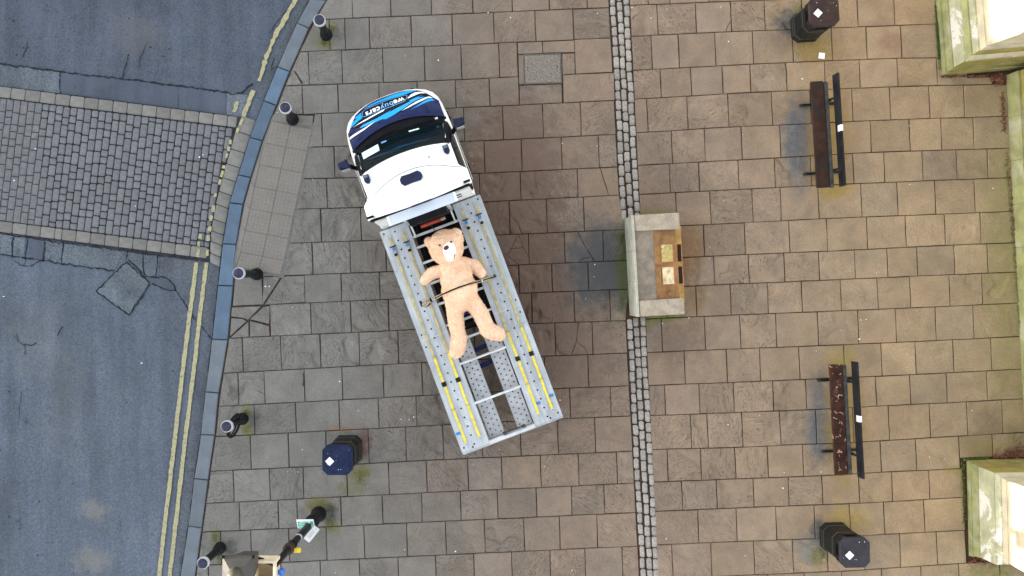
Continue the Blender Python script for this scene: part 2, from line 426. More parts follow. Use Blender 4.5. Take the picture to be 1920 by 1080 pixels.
MT['roof_slate'] = mat('roof_slate', (.07, .07, .08), .8, var=.3, ns=3)

def plush_mat():
    m, nt, N, Lk, B = new_mat('peach_plush')
    o = objc(nt)
    n1 = noise(nt, o, 3.0, 5, .6)
    n2 = noise(nt, vmth(nt, 'MULTIPLY', o, (1, .4, 1)), 38, 5, .7, .5)
    c = mixc(nt, rng(nt, n1, .3, .7), (.79, .53, .36), (.89, .655, .475))
    c = vmth(nt, 'SCALE', c, None, rng(nt, n2, .3, .7, .84, 1.1))
    Lk.new(c, B.inputs['Base Color'])
    B.inputs['Roughness'].default_value = .95
    B.inputs['Specular IOR Level'].default_value = .1
    B.inputs['Sheen Weight'].default_value = .35
    B.inputs['Sheen Tint'].default_value = (1, .85, .72, 1)
    Lk.new(bump(nt, n2, .8, .02), B.inputs['Normal'])
    return m
MT['plush'] = plush_mat()
MT['plush_white'] = mat('white_plush', (.80, .76, .74), .95, var=.06, ns=20, bs=60, bstr=.5, sheen=.3)
MT['nose'] = mat('brown_nose', (.075, .030, .024), .5, var=.3, ns=14)
MT['eye'] = mat('dark_eye', (.012, .010, .010), .25)

# ------------------------------------------------------------------ mesh helpers
class MB:
    def __init__(self):
        self.v, self.f, self.m = [], [], []
        self.mi = 0

    def add(self, verts, faces):
        b = len(self.v)
        self.v += [tuple(p) for p in verts]
        for f in faces:
            self.f.append(tuple(b + i for i in f))
            self.m.append(self.mi)
        return self

    def box(self, x0, x1, y0, y1, z0, z1, bev=0.0):
        if bev:
            p = [(x0 + bev, y0), (x1 - bev, y0), (x1, y0 + bev), (x1, y1 - bev), (x1 - bev, y1), (x0 + bev, y1), (x0, y1 - bev), (x0, y0 + bev)]
            return self.prism(p, z0, z1, bev)
        v = [(x, y, z) for z in (z0, z1) for (x, y) in ((x0, y0), (x1, y0), (x1, y1), (x0, y1))]
        return self.add(v, [(3, 2, 1, 0), (4, 5, 6, 7), (0, 1, 5, 4), (1, 2, 6, 5), (2, 3, 7, 6), (3, 0, 4, 7)])

    def prism(self, poly, z0, z1, bev=0.0):
        n = len(poly)
        rings = [[(x, y, z0) for x, y in poly]]
        if bev:
            rings.append([(x, y, z1 - bev) for x, y in poly])
            rings.append([(x, y, z1) for x, y in inset(poly, bev)])
        else:
            rings.append([(x, y, z1) for x, y in poly])
        return self.loft(rings)

    def loft(self, rings, cap0=True, cap1=True, closed=True):
        n = len(rings[0])
        v = [p for r in rings for p in r]
        f = []
        for k in range(len(rings) - 1):
            for i in range(n if closed else n - 1):
                j = (i + 1) % n
                f.append((k * n + i, k * n + j, (k + 1) * n + j, (k + 1) * n + i))
        if cap0:
            f.append(tuple(reversed(range(n))))
        if cap1:
            f.append(tuple((len(rings) - 1) * n + i for i in range(n)))
        return self.add(v, f)

    def cyl(self, c, r0, r1, z0, z1, n=16, cap0=True, cap1=True):
        ring = lambda r, z: [(c[0] + r * math.cos(2 * math.pi * i / n), c[1] + r * math.sin(2 * math.pi * i / n), z) for i in range(n)]
        return self.loft([ring(r0, z0), ring(r1, z1)], cap0, cap1)

    def lathe(self, c, prof, n=20):
        rings = [[(c[0] + r * math.cos(2 * math.pi * i / n), c[1] + r * math.sin(2 * math.pi * i / n), z) for i in range(n)] for r, z in prof]
        return self.loft(rings)

    def tube(self, pts, r, n=8):
        pts = [Vector(p) for p in pts]
        rings = []
        for i, p in enumerate(pts):
            d = (pts[min(i + 1, len(pts) - 1)] - pts[max(i - 1, 0)]).normalized()
            up = Vector((0, 0, 1)) if abs(d.z) < .95 else Vector((0, 1, 0))
            a = d.cross(up).normalized()
            b = a.cross(d)
            rr = r[i] if isinstance(r, (list, tuple)) else r
            rings.append([tuple(p + rr * (a * math.cos(2 * math.pi * k / n) + b * math.sin(2 * math.pi * k / n))) for k in range(n)])
        return self.loft(rings)

    def bar(self, a, b, w, h, up=(0, 0, 1)):
        a, b = Vector(a), Vector(b)
        d = (b - a).normalized()
        upv = Vector(up)
        s = d.cross(upv).normalized() * w / 2
        t = s.cross(d).normalized() * h / 2
        rings = [[tuple(p + q) for q in (-s - t, s - t, s + t, -s + t)] for p in (a, b)]
        return self.loft(rings)

    def ribbon(self, pts, w, th, side=None):
        pts = [Vector(p) for p in pts]
        rings = []
        for i, p in enumerate(pts):
            d = (pts[min(i + 1, len(pts) - 1)] - pts[max(i - 1, 0)]).normalized()
            s = Vector(side).normalized() if side else d.cross(Vector((0, 0, 1))).normalized()
            t = s.cross(d).normalized()
            rings.append([tuple(p + s * w / 2 * a + t * th / 2 * b) for a, b in ((-1, -1), (1, -1), (1, 1), (-1, 1))])
        return self.loft(rings)

    def ell(self, c, r, nu=20, nv=12, rot=None):
        rings = []
        c = Vector(c)
        for k in range(1, nv):
            ph = math.pi * k / nv
            ring = []
            for i in range(nu):
                th = 2 * math.pi * i / nu
                q = Vector((r[0] * math.sin(ph) * math.cos(th), r[1] * math.sin(ph) * math.sin(th), -r[2] * math.cos(ph)))
                if rot is not None:
                    q = rot @ q
                ring.append(tuple(c + q))
            rings.append(ring)
        return self.loft(rings)

    def mesh(self, name, mats, smooth=None):
        me = bpy.data.meshes.new(name)
        me.from_pydata(self.v, [], self.f)
        for m in (mats if isinstance(mats, (list, tuple)) else [mats]):
            me.materials.append(MT[m])
        if any(self.m):
            for p, i in zip(me.polygons, self.m):
                p.material_index = i
        bm = bmesh.new()
        bm.from_mesh(me)
        bmesh.ops.recalc_face_normals(bm, faces=bm.faces)
        bm.to_mesh(me)
        bm.free()
        if smooth:
            me.shade_smooth()
            me.set_sharp_from_angle(angle=R(smooth))
        return me

    def build(self, name, mats, parent=None, smooth=None):
        o = bpy.data.objects.new(name, self.mesh(name, mats, smooth))
        C.objects.link(o)
        if parent is not None:
            o.parent = parent
        return o

def inset(poly, d):
    a = sum(poly[i][0] * poly[(i + 1) % len(poly)][1] - poly[(i + 1) % len(poly)][0] * poly[i][1] for i in range(len(poly)))
    sg = 1 if a > 0 else -1
    out = []
    n = len(poly)
    for i in range(n):
        p0, p1, p2 = (Vector((*poly[(i + k) % n][:2], 0)) for k in (-1, 0, 1))
        e1 = (p1 - p0).normalized()
        e2 = (p2 - p1).normalized()
        n1 = Vector((-e1.y, e1.x, 0)) * sg
        n2 = Vector((-e2.y, e2.x, 0)) * sg
        b = n1 + n2
        if b.length < 1e-6:
            b = n1
        k = d / max(.3, (1 + n1.dot(n2)) / 2) / 2
        q = p1 + b * k
        out.append((q.x, q.y))
    return out

def tag(o, label=None, cat=None, group=None, kind=None):
    if label:
        o['label'] = label
    if cat:
        o['category'] = cat
    if group:
        o['group'] = group
    if kind:
        o['kind'] = kind
    return o

def empty(name, loc=(0, 0, 0), rz=0.0, rot=None):
    o = bpy.data.objects.new(name, None)
    C.objects.link(o)
    o.location = loc
    o.rotation_euler = rot if rot else (0, 0, rz)
    o.empty_display_size = .2
    return o

def interp(pts, y):
    # pts list of (x, y) ordered by y -> x at y
    if y <= pts[0][1]:
        a, b = pts[0], pts[1]
    elif y >= pts[-1][1]:
        a, b = pts[-2], pts[-1]
    else:
        for a, b in zip(pts, pts[1:]):
            if a[1] <= y <= b[1]:
                break
    t = (y - a[1]) / (b[1] - a[1])
    return a[0] + (b[0] - a[0]) * t

def lerp_line(pts, x):
    if x <= pts[0][0]:
        a, b = pts[0], pts[1]
    elif x >= pts[-1][0]:
        a, b = pts[-2], pts[-1]
    else:
        for a, b in zip(pts, pts[1:]):
            if a[0] <= x <= b[0]:
                break
    t = (x - a[0]) / (b[0] - a[0])
    return a[1] + (b[1] - a[1]) * t

def sheet(name, poly_uv, z, m, parent=None, kind=None, jag=0.0, th=0.0):
    pts = [plan(u, v, z) for u, v in poly_uv]
    if jag:
        out = []
        for i in range(len(pts)):
            a, b = Vector((*pts[i], 0)), Vector((*pts[(i + 1) % len(pts)], 0))
            n = max(1, int((b - a).length / .12))
            nn = Vector((-(b - a).y, (b - a).x, 0)).normalized()
            for k in range(n):
                q = a.lerp(b, k / n) + nn * random.uniform(-jag, jag)
                out.append((q.x, q.y))
        pts = out
    bm = bmesh.new()
    vs = [bm.verts.new((x, y, z)) for x, y in pts]
    f = bm.faces.new(vs)
    if f.normal.z < 0 or True:
        f.normal_update()
        if f.normal.z < 0:
            f.normal_flip()
    bmesh.ops.triangulate(bm, faces=bm.faces)
    me = bpy.data.meshes.new(name)
    bm.to_mesh(me)
    bm.free()
    me.materials.append(MT[m])
    o = bpy.data.objects.new(name, me)
    C.objects.link(o)
    if parent is not None:
        o.parent = parent
    if kind:
        o['kind'] = kind
    return o

def line_strip(name, pts_uv, w, z, m, parent=None, jag=0.0, step=.10):
    P = [Vector((*plan(u, v, z), z)) for u, v in pts_uv]
    Q = []
    for a, b in zip(P, P[1:]):
        n = max(1, int((b - a).length / step))
        for k in range(n):
            Q.append(a.lerp(b, k / n))
    Q.append(P[-1])
    L_, R_ = [], []
    for i, p in enumerate(Q):
        d = (Q[min(i + 1, len(Q) - 1)] - Q[max(i - 1, 0)]).normalized()
        s = Vector((-d.y, d.x, 0))
        L_.append(p + s * (w / 2 + random.uniform(-jag, jag)))
        R_.append(p - s * (w / 2 + random.uniform(-jag, jag)))
    mb = MB()
    n = len(Q)
    mb.add([tuple(p) for p in L_ + R_], [(i, i + 1, n + i + 1, n + i) for i in range(n - 1)])
    return mb.build(name, m, parent)

# ------------------------------------------------------------------ ground, road, pavement beds
ROAD_Z = -.09
g = MB().add([(-1500, -1500, -.30), (1500, -1500, -.30), (1500, 1500, -.30), (-1500, 1500, -.30)], [(0, 1, 2, 3)]).build('ground', 'asphalt_dark')
g['kind'] = 'structure'

KIN = [(760, -260), (645, -60), (612, 0), (579, 53), (543, 134), (518, 198), (492, 264), (470, 333), (455.5, 383), (443, 458), (437, 536), (427, 637), (410, 737), (402.5, 816), (390, 900), (378.5, 990), (365, 1085), (352, 1180), (335, 1340)]
KOUT = [(728, -262), (612, -58), (581, -2), (556.5, 42), (520, 125), (494, 188), (468, 257), (446, 328), (430, 380), (417, 457), (408, 535), (397, 636), (385, 735), (376, 815), (363.5, 897), (352.5, 986.5), (337, 1082), (322, 1178), (305, 1338)]

road = sheet('road', [(-600, -1400), (1200, -1400), (728, -300)] + KOUT + [(250, 2400), (-600, 2400)], ROAD_Z, 'asphalt')
road['kind'] = 'structure'
# upper arm of the road is an older, darker surface
sheet('worn_surface', [(-400, -300), (728, -300), (612, -58), (581, -2), (556.5, 42), (520, 125), (494, 188), (437, 174), (300, 158), (113, 133), (0, 120), (-400, 72)], ROAD_Z + .004, 'asphalt_dark', road, jag=.004)
sheet('gutter_surface', [(600, -40), (581, -2), (556.5, 42), (520, 125), (494, 188), (484, 180), (500, 130), (535, 50), (560, 0), (580, -40)], ROAD_Z + .008, 'asphalt_edge', road, jag=.01)
# patched bands either side of the sett table
band_up = [(-400, 72, -400, 112), (0, 120, 0, 163), (113, 134, 113, 178), (335, 161, 335, 205), (425, 173, 425, 216), (470, 178, 460, 222)]
for (a, b, mm) in ((0, 1, 'asphalt_rough'), (1, 2, 'asphalt_rough'), (2, 3, 'asphalt_smooth'), (3, 4, 'asphalt_smooth'), (4, 5, 'asphalt_rough')):
    A_, B_ = band_up[a], band_up[b]
    sheet('road_patch', [(A_[0], A_[1]), (B_[0] - 1, B_[1]), (B_[2] - 1, B_[3]), (A_[2], A_[3])], ROAD_Z + .010, mm, road, jag=.012)
band_lo = [(-400, 384, -400, 424), (0, 436, 0, 477), (25, 440, 24, 481), (50, 443, 48, 484), (85, 448, 83, 489), (120, 453, 117, 495), (237, 469, 215, 507)]
for k in range(6):
    A_, B_ = band_lo[k], band_lo[k + 1]
    mm = ['asphalt_rough', 'asphalt_rough', 'asphalt_rough', 'asphalt_smooth', 'asphalt_rough', 'asphalt_rough'][k]
    sheet('road_patch', [(A_[0], A_[1]), (B_[0] - 2, B_[1]), (B_[2] - 2, B_[3]), (A_[2], A_[3])], ROAD_Z + .010, mm, road, jag=.014)
sheet('road_patch', [(239, 469), (300, 478), (296, 517), (282, 520), (262, 505), (240, 486)], ROAD_Z + .010, 'asphalt_rough', road, jag=.012)
sheet('road_patch', [(302, 478), (411, 491), (408, 535), (397, 634), (330, 545), (312, 520), (300, 517)], ROAD_Z + .010, 'asphalt_edge', road, jag=.012)
sheet('diamond_patch', [(237, 491), (281, 531), (241, 590), (181, 546)], ROAD_Z + .014, 'asphalt_rough', road, jag=.012)
sheet('road_patch', [(283, 520), (310, 519), (325, 535), (328, 544), (300, 540), (280, 532)], ROAD_Z + .013, 'asphalt_smooth', road, jag=.012)
KO = [(397, 636), (385, 735), (376, 815), (363.5, 897), (352.5, 986.5), (337, 1082), (322, 1178)]
sheet('gutter_surface', KO + [(u - 22, v) for u, v in reversed(KO[1:])] + [(392, 638)], ROAD_Z + .006, 'asphalt_edge', road, jag=.01)

CR = ROAD_Z + .016
def crack(pts, w=.018, z=None, parent=None, jag=None):
    # wander: broken, uneven crack
    out = []
    for (a0, b0), (a1, b1) in zip(pts, pts[1:]):
        d = math.hypot(a1 - a0, b1 - b0)
        n_ = max(1, int(d / 6))
        for k in range(n_):
            t = k / n_
            out.append((a0 + (a1 - a0) * t + (random.gauss(0, .8) if k else 0), b0 + (b1 - b0) * t + (random.gauss(0, .8) if k else 0)))
    out.append(pts[-1])
    return line_strip('crack', out, w * .7, CR if z is None else z, 'tar', parent or road, w * .30 if jag is None else jag, .035)
crack([(-60, 113), (0, 120), (113, 134), (130, 137), (240, 149), (335, 161), (425, 173), (440, 177), (455, 173), (474, 156)], .045)
crack([(0, 163), (113, 176), (200, 188), (335, 206), (425, 217)], .022)
crack([(113, 134), (112, 156), (113, 176)], .03)
crack([(-60, 469), (0, 477), (83, 489), (117, 495), (215, 508)], .035)
crack([(0, 438), (117, 455), (237, 471), (300, 480), (411, 492)], .025)
for x in (24, 50, 83, 117):
    crack([(x + 2, 442 + x * .13), (x - 1, 462 + x * .13), (x - 2, 480 + x * .13)], .03)
crack([(237, 491), (262, 514), (281, 531), (262, 562), (241, 590), (212, 570), (181, 546), (210, 517), (237, 491)], .04)
crack([(237, 488), (239, 470)], .03)
crack([(240, 486), (262, 508), (270, 518), (290, 520), (310, 520), (327, 536), (330, 545), (310, 542), (285, 532)], .035)
crack([(268, 472), (268, 500), (272, 516)], .03)
crack([(296, 478), (293, 505), (292, 518)], .03)
crack([(328, 544), (360, 590), (397, 636)], .026)
crack([(22, 485), (40, 498), (55, 500), (75, 490)], .02)
crack([(45, 482), (48, 490), (44, 498)], .02)
crack([(24, 630), (34, 640), (46, 648), (47, 665)], .016)
crack([(34, 640), (30, 625), (42, 626)], .014)
crack([(46, 645), (60, 648), (68, 642)], .03)
crack([(108, 630), (114, 618), (118, 612)], .03)
crack([(40, 735), (36, 770), (34, 800)], .012)
crack([(241, 102), (232, 130), (230, 146)], .03)
crack([(276, 80), (262, 110), (260, 128)], .016)
crack([(52, 80), (42, 108)], .02)
crack([(555, 0), (520, 40), (505, 62)], .02)
crack([(520, 125), (508, 130), (514, 108)], .025)
for i in range(60):
    u, v = random.uniform(-10, 380), random.choice((random.uniform(560, 1080), random.uniform(-10, 110)))
    if v > 560 and u > interp([(350, 560), (280, 1080)], v) - 5:
        continue
    a = random.uniform(0, 6.28)
    l = random.uniform(1, 4)
    crack([(u, v), (u + l * math.cos(a), v + l * math.sin(a))], random.uniform(.012, .04), jag=.006)

# yellow lines
def ymark(pts, w, m='yellow', z=ROAD_Z + .021, jag=.008, name='road_marking'):
    o = line_strip(name, pts, w, z, m, road, jag, .06)
    return o
ymark([(368.5, 492), (356, 585), (342, 700), (328, 820), (310, 975), (297, 1090), (280, 1240)], .085)
ymark([(387, 492), (375, 590), (362, 705), (348, 818), (330, 975), (317, 1090), (300, 1240)], .085)
ymark([(576, -40), (554, 0), (534, 35), (516, 66), (500, 105), (486, 152)], .085, jag=.02)
ymark([(475, 169), (466, 194), (456, 219)], .09, jag=.014)
ymark([(444, 190), (441, 203), (439, 210)], .075, 'yellow_worn', jag=.02)

# ------------------------------------------------------------------ kerb
kerb = empty('kerb')
kerb['kind'] = 'structure'
for k in range(len(KIN) - 1):
    a, b, c, d = KOUT[k], KIN[k], KIN[k + 1], KOUT[k + 1]
    poly = [plan(*p) for p in (a, b, c, d)]
    poly = inset(poly, .008)
    cx = sum(p[0] for p in poly) / 4
    cy = sum(p[1] for p in poly) / 4
    mb = MB()
    q = []
    for i in range(4):
        p0, p1 = poly[i], poly[(i + 1) % 4]
        q.append((p0[0] - cx, p0[1] - cy))
        q.append(((p0[0] + p1[0]) / 2 - cx + random.uniform(-.004, .004), (p0[1] + p1[1]) / 2 - cy + random.uniform(-.004, .004)))
    mb.prism(q, -.22, random.uniform(.0, .008), .014)
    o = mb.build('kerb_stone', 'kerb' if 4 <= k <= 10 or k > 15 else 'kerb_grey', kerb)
    o.location = (cx, cy, 0)

# ------------------------------------------------------------------ block-paved table across the road
table = empty('block_paved_table')
table['kind'] = 'structure'
TZ = -.035
e1 = (.9919, .1273)
e2 = (-.1273, .9919)
def tp(s, t):
    return (0 + e1[0] * s + e2[0] * t, 160 + e1[1] * s + e2[1] * t)
TEDGE = [(452, 214), (441, 239), (422, 306), (404, 373), (393, 432), (391, 478), (391, 494)]
TOUT = [(485, 210), (468, 257), (446, 328), (430, 380), (417, 457), (412, 492)]
bed = sheet('table_bed', [(-400, 112), (0, 161), (300, 199), (452, 219), (468, 222)] + TOUT[1:] + [(391, 492), (0, 437), (-400, 386)], TZ - .018, 'sett_bed', table)
def block(poly_uv, z, m, parent, gap=.006, bev=.008, name='block', depth=.10, cut=.0):
    poly = inset([plan(*p) for p in poly_uv], gap)
    cx = sum(p[0] for p in poly) / len(poly)
    cy = sum(p[1] for p in poly) / len(poly)
    q = []
    n = len(poly)
    for i in range(n):
        p0 = Vector((*poly[i - 1], 0))
        p1 = Vector((*poly[i], 0))
        p2 = Vector((*poly[(i + 1) % n], 0))
        c = cut * random.uniform(.5, 1.4) if cut else 0
        if c:
            a = p1 + (p0 - p1).normalized() * min(c, (p0 - p1).length * .4)
            b = p1 + (p2 - p1).normalized() * min(c, (p2 - p1).length * .4)
            q += [(a.x - cx, a.y - cy), (b.x - cx, b.y - cy)]
        else:
            q.append((p1.x - cx, p1.y - cy))
    mb = MB().prism(q, -depth, 0, bev)
    o = mb.build(name, m, parent, 60)
    o.location = (cx, cy, z)
    return o
# border rows
for t0, t1, s0, s1 in ((1, 22, -392, 448), (252, 273, -392, 424)):
    s = s0
    while s < s1 - 8:
        w = random.choice((26.5, 27.5, 28.5, 27)) if random.random() > .07 else 13.5
        e = min(s + w, s1)
        if e > s1 - 9:
            e = s1
        block([tp(s, t0), tp(e, t0), tp(e, t1), tp(s, t1)], TZ + random.uniform(-.003, .004), 'border', table, .006, .008, 'border_block', .12, .02)
        s = e
# curved right border, beside the kerb
ys = [216, 245, 278, 306, 332, 358, 382, 410, 432, 452, 474, 492]
for v0, v1 in zip(ys, ys[1:]):
    l0, l1 = interp(TEDGE, v0), interp(TEDGE, v1)
    r0, r1 = interp(KOUT, v0 + 6) - 1.5, interp(KOUT, v1 + 6) - 1.5
    block([(l0 + 1, v0), (r0, v0 + 9), (r1, v1 + 9), (l1 + 1, v1)], TZ + random.uniform(-.003, .004), 'border', table, .006, .008, 'border_block', .12, .015)
# setts
cells = []
s = -390.0
ci = 0
while s < 452:
    w = 13.4 + random.uniform(-.5, .5)
    t = 23.0 - random.choice((0, 5))
    while t < 251:
        ln = random.choice((13.0, 14.0, 21.0, 22.5, 24.0, 25.0))
        e = t + ln
        if e > 243:
            e = 251.5
        a = max(t, 23.0)
        q = [tp(s, a), tp(s + w, a), tp(s + w, e), tp(s, e)]
        qq = []
        ok = True
        for (x, y) in q:
            lim = interp(TEDGE, y) - .5
            qq.append((min(x, lim), y))
        if qq[1][0] - qq[0][0] > 5 and qq[2][0] - qq[3][0] > 5:
            cells.append(qq)
        t = e
    s += w
cells.sort(key=lambda q: -q[0][0])
near = cells[:298]
for q in near:
    block(q, TZ + random.uniform(-.006, .005), 'sett', table, .0095, .010, 'sett', .05, .018)
mb = MB()
for q in cells[298:]:
    poly = inset([plan(*p) for p in q], .007)
    z = TZ + random.uniform(-.006, .005)
    mb.prism(poly, z - .05, z, .009)
o = mb.build('setts_beyond', 'sett', table, 60)
o['kind'] = 'stuff'
# worn yellow paint left on the setts and border blocks
for (u0, v0, u1, v1) in ((455, 222, 450, 234), (447, 240, 444, 249), (433, 262, 431, 270), (430, 275, 428, 283), (426, 288, 424, 296), (420, 310, 419, 316), (418, 320, 414, 332), (413, 336, 411, 346), (405, 362, 403, 369),
                         (401, 385, 399, 397), (397, 404, 395, 414), (394, 424, 392, 434), (391, 440, 390, 452), (389, 468, 388, 480), (376, 438, 374, 448), (373, 453, 372, 462), (372, 466, 371, 482)):
    line_strip('road_marking', [(u0, v0), (u1, v1)], .062, TZ + .010, 'yellow_worn', table, .008, .04)

# ------------------------------------------------------------------ paved square: bed and slabs
SL = lambda v: 1142 + .0528 * v
SR = lambda v: 1180 + .049 * v
pav_l = sheet('pavement', [(1000, -700)] + KIN + [(300, 1900), (1260, 1900), (SL(1340) + 14, 1340), (SL(-260) + 14, -260), (1130, -700)], -.022, 'joint')
pav_l['kind'] = 'structure'
pav_r = sheet('plaza_pavement', [(SL(-260) + 15, -260), (2900, -260), (2900, 1340), (SL(1340) + 15, 1340)], -.022, 'joint')
pav_r['kind'] = 'structure'

def slab(poly_uv, parent, gap=.0085, z=None, name='paving_slab', m='slab'):
    poly = inset([plan(*p) for p in poly_uv], gap)
    n = len(poly)
    cx = sum(p[0] for p in poly) / n
    cy = sum(p[1] for p in poly) / n
    q = []
    for i in range(n):
        p0, p1 = poly[i], poly[(i + 1) % n]
        j = lambda: random.uniform(-.004, .004)
        q.append((p0[0] - cx + j(), p0[1] - cy + j()))
        q.append(((p0[0] + p1[0]) / 2 - cx + j(), (p0[1] + p1[1]) / 2 - cy + j()))
    mb = MB().prism(q, -.05, 0, random.uniform(.005, .010))
    o = mb.build(name, m, parent)
    o.location = (cx, cy, random.uniform(-.003, .004) if z is None else z)
    o.rotation_euler = (random.uniform(-.004, .004), random.uniform(-.004, .004), 0)
    return o

TACT = [(590, 205), (529.5, 517)]
def left_edge(v, kind):
    return interp(TACT, v) + 2 if kind == 't' else interp(KIN, v) + 2

LA = [  # joints between courses, from the kerb to the sett strip
    [(660, -92), (1138, -114)], [(640, -28), (1138, -50)],
    [(613, 36), (1140, 14)], [(560, 97), (927, 81), (1148, 71)], [(560, 160), (797, 152), (972, 144), (1152, 135)],
    [(560, 215), (837, 203), (1055, 193), (1153, 188)], [(580, 276), (860, 266), (1153, 252)], [(570, 335), (672, 333), (877, 326), (1157, 313)],
    [(557, 392), (677, 389), (903, 379), (1160, 366)], [(543, 456), (716, 450), (930, 441), (1131, 432)], [(529, 517), (738, 509), (951, 498), (1131, 490)],
    [(433, 574), (756, 560), (971, 550), (1171, 542)], [(429, 634), (776, 618), (993, 607), (1173, 601)], [(417, 700), (800, 679), (1018, 668), (1177, 662)],
    [(411, 762), (822, 740), (1038, 729), (1180, 723)], [(402, 819), (845, 796), (1051, 785), (1182, 780)], [(395, 883.5), (603, 874), (798, 863), (1185, 846)],
    [(387, 944), (795, 924), (1189, 906)], [(379.5, 998), (798, 979), (1192, 961)], [(369, 1060), (525, 1055), (800, 1042), (1195, 1024)],
    [(369, 1118), (1197, 1084)], [(360, 1180), (1200, 1146)], [(350, 1240), (1204, 1206)],
]
LJ = [  # cross joints of each course
    [705, 780, 850, 922, 990, 1064],
    [660, 732, 808, 886, 960, 1029, 1100],
    [618, 647, 693, 771, 848, 926, 1004, 1075],
    [579, 641, 718, 796, 865, 936, 970, 1078],
    [567, 634, 711, 783, 854, 918, 973, 1055],
    [604, 670, 742, 806, 870, 943, 1018, 1089],
    [627, 700, 772, 842, 908, 978, 1053, 1123],
    [613, 686, 760, 830, 899, 976, 1083],
    [602, 677, 750, 822, 890, 955, 1025, 1095],
    [586, 657, 724, 795, 860, 925, 991, 1059, 1131],
    [492, 571, 640, 712, 780, 850, 912, 973, 1035, 1103],
    [506, 583, 658, 729, 800, 868, 934, 997, 1077, 1144],
    [455, 527, 601, 674, 747, 820, 890, 965, 1041, 1111],
    [447, 496, 571, 642, 719, 792, 868, 945, 1021, 1103],
    [477, 555, 636, 710, 781, 855, 925, 1000, 1069, 1145],
    [470, 541, 612, 691, 761, 831, 904, 976, 1046, 1116],
    [438, 506, 569, 651, 729, 800, 878, 941, 1014, 1085, 1157],
    [449, 522, 557.5, 639.5, 717, 791, 864, 933, 1006, 1072, 1133],
    [414, 471, 542, 612, 683, 763, 836, 909, 983, 1049.5, 1120],
    [391, 455, 527, 601, 674, 747, 817.5, 889, 960, 1032, 1097.5, 1167],
    [420, 490, 566, 640, 708, 780, 855, 930, 1005, 1080, 1140],
    [450, 520, 600, 672, 745, 820, 892, 962, 1040, 1110],
]
LK = ['k', 'k', 'k', 'k', 'k', 't', 't', 't', 't', 't'] + ['k'] * 14
SKIP_L = {(3, 7), (4, 7), (4, 8), (10, 1), (11, 0)}
for r in range(len(LA) - 1):
    top, bot = LA[r], LA[r + 1]
    mid = (lerp_line(top, 800) + lerp_line(bot, 800)) / 2
    xs = ['L'] + LJ[r] + ['R']
    for i in range(len(xs) - 1):
        if (r, i) in SKIP_L:
            continue
        def edge(x, line):
            if x == 'L':
                v = lerp_line(line, 500)
                for _ in range(3):
                    u = left_edge(v, LK[r])
                    v = lerp_line(line, u)
                return (u, v)
            if x == 'R':
                v = lerp_line(line, 1150)
                ex = 10 if 425 < v < 580 else 0
                return (SL(v) - .5 + ex, lerp_line(line, SL(v)))
            v = lerp_line(line, x)
            ymid = (lerp_line(top, x) + lerp_line(bot, x)) / 2
            return (x + .035 * (v - ymid), v)
        a, b = edge(xs[i], top), edge(xs[i + 1], top)
        c, d = edge(xs[i + 1], bot), edge(xs[i], bot)
        if b[0] - a[0] < 7 and c[0] - d[0] < 7:
            continue
        if b[0] - a[0] < 3:
            b = (a[0] + 3, b[1])
        slab([a, b, c, d], pav_l)
# cut slabs round the access cover
for poly in ([(970, 79.5), (1017, 77.5), (1018, 100), (971, 102)], [(1017, 77.5), (1077, 75), (1078, 98), (1018, 100)],
             [(971, 102), (982, 102), (984, 158), (973, 159)], [(1053, 100), (1078, 99), (1079, 139), (1054, 141)],
             [(973, 160), (1054, 157), (1055, 193), (974, 197)], [(1055, 141), (1078, 139), (1152, 136), (1153, 188), (1056, 193)]):
    slab(poly, pav_l)
# cut and broken slabs by the crossing
for poly in ([(493, 519.5), (527, 518), (492, 572), (493, 545)], [(530, 518), (571, 516.5), (572, 567), (495, 571.5)],
             [(434, 576), (490, 574), (465, 600), (455, 596), (433, 594)], [(433, 596), (455, 598), (463, 602), (431, 631)],
             [(494, 575), (506, 573), (505, 608), (468, 599)], [(466, 602), (467, 632), (431, 634)], [(468, 601), (505, 611), (506, 630), (468, 632)],
             [(523, 200), (560, 216), (588, 217), (585, 238), (548, 232), (506, 226)], [(439, 500), (486, 505), (525, 517), (439, 522)],
             [(590, 222), (602, 222), (602, 274), (580, 276)]):
    slab(poly, pav_l, .006)
def pcrack(pts, w=.010, parent=None):
    return line_strip('crack', pts, w, .0065, 'joint', parent or pav_l, .004, .05)
pcrack([(1125, 314), (1135, 345), (1141, 366)], .012)
pcrack([(957, 402), (972, 420), (978, 437)], .012)
pcrack([(971, 441), (955, 474), (949, 476), (971, 495)], .010)
pcrack([(973, 441), (981, 465), (991, 480)], .010)
pcrack([(955, 467), (981, 464)], .008)
pcrack([(1083, 435), (1096, 460), (1110, 482), (1113, 490)], .014)
pcrack([(1085, 490), (1095, 484), (1110, 482), (1116, 488)], .012)
pcrack([(1085, 605), (1081, 640), (1072, 665)], .012)
pcrack([(1081, 640), (1098, 655), (1102, 662)], .010)
pcrack([(552, 133), (567, 157)], .03)
pcrack([(815, 868), (838, 890), (870, 920)], .006)
pcrack([(569, 700), (570, 712), (568, 724)], .03)
pcrack([(1370, 40), (1364, 50), (1361, 59)], .012, pav_r)

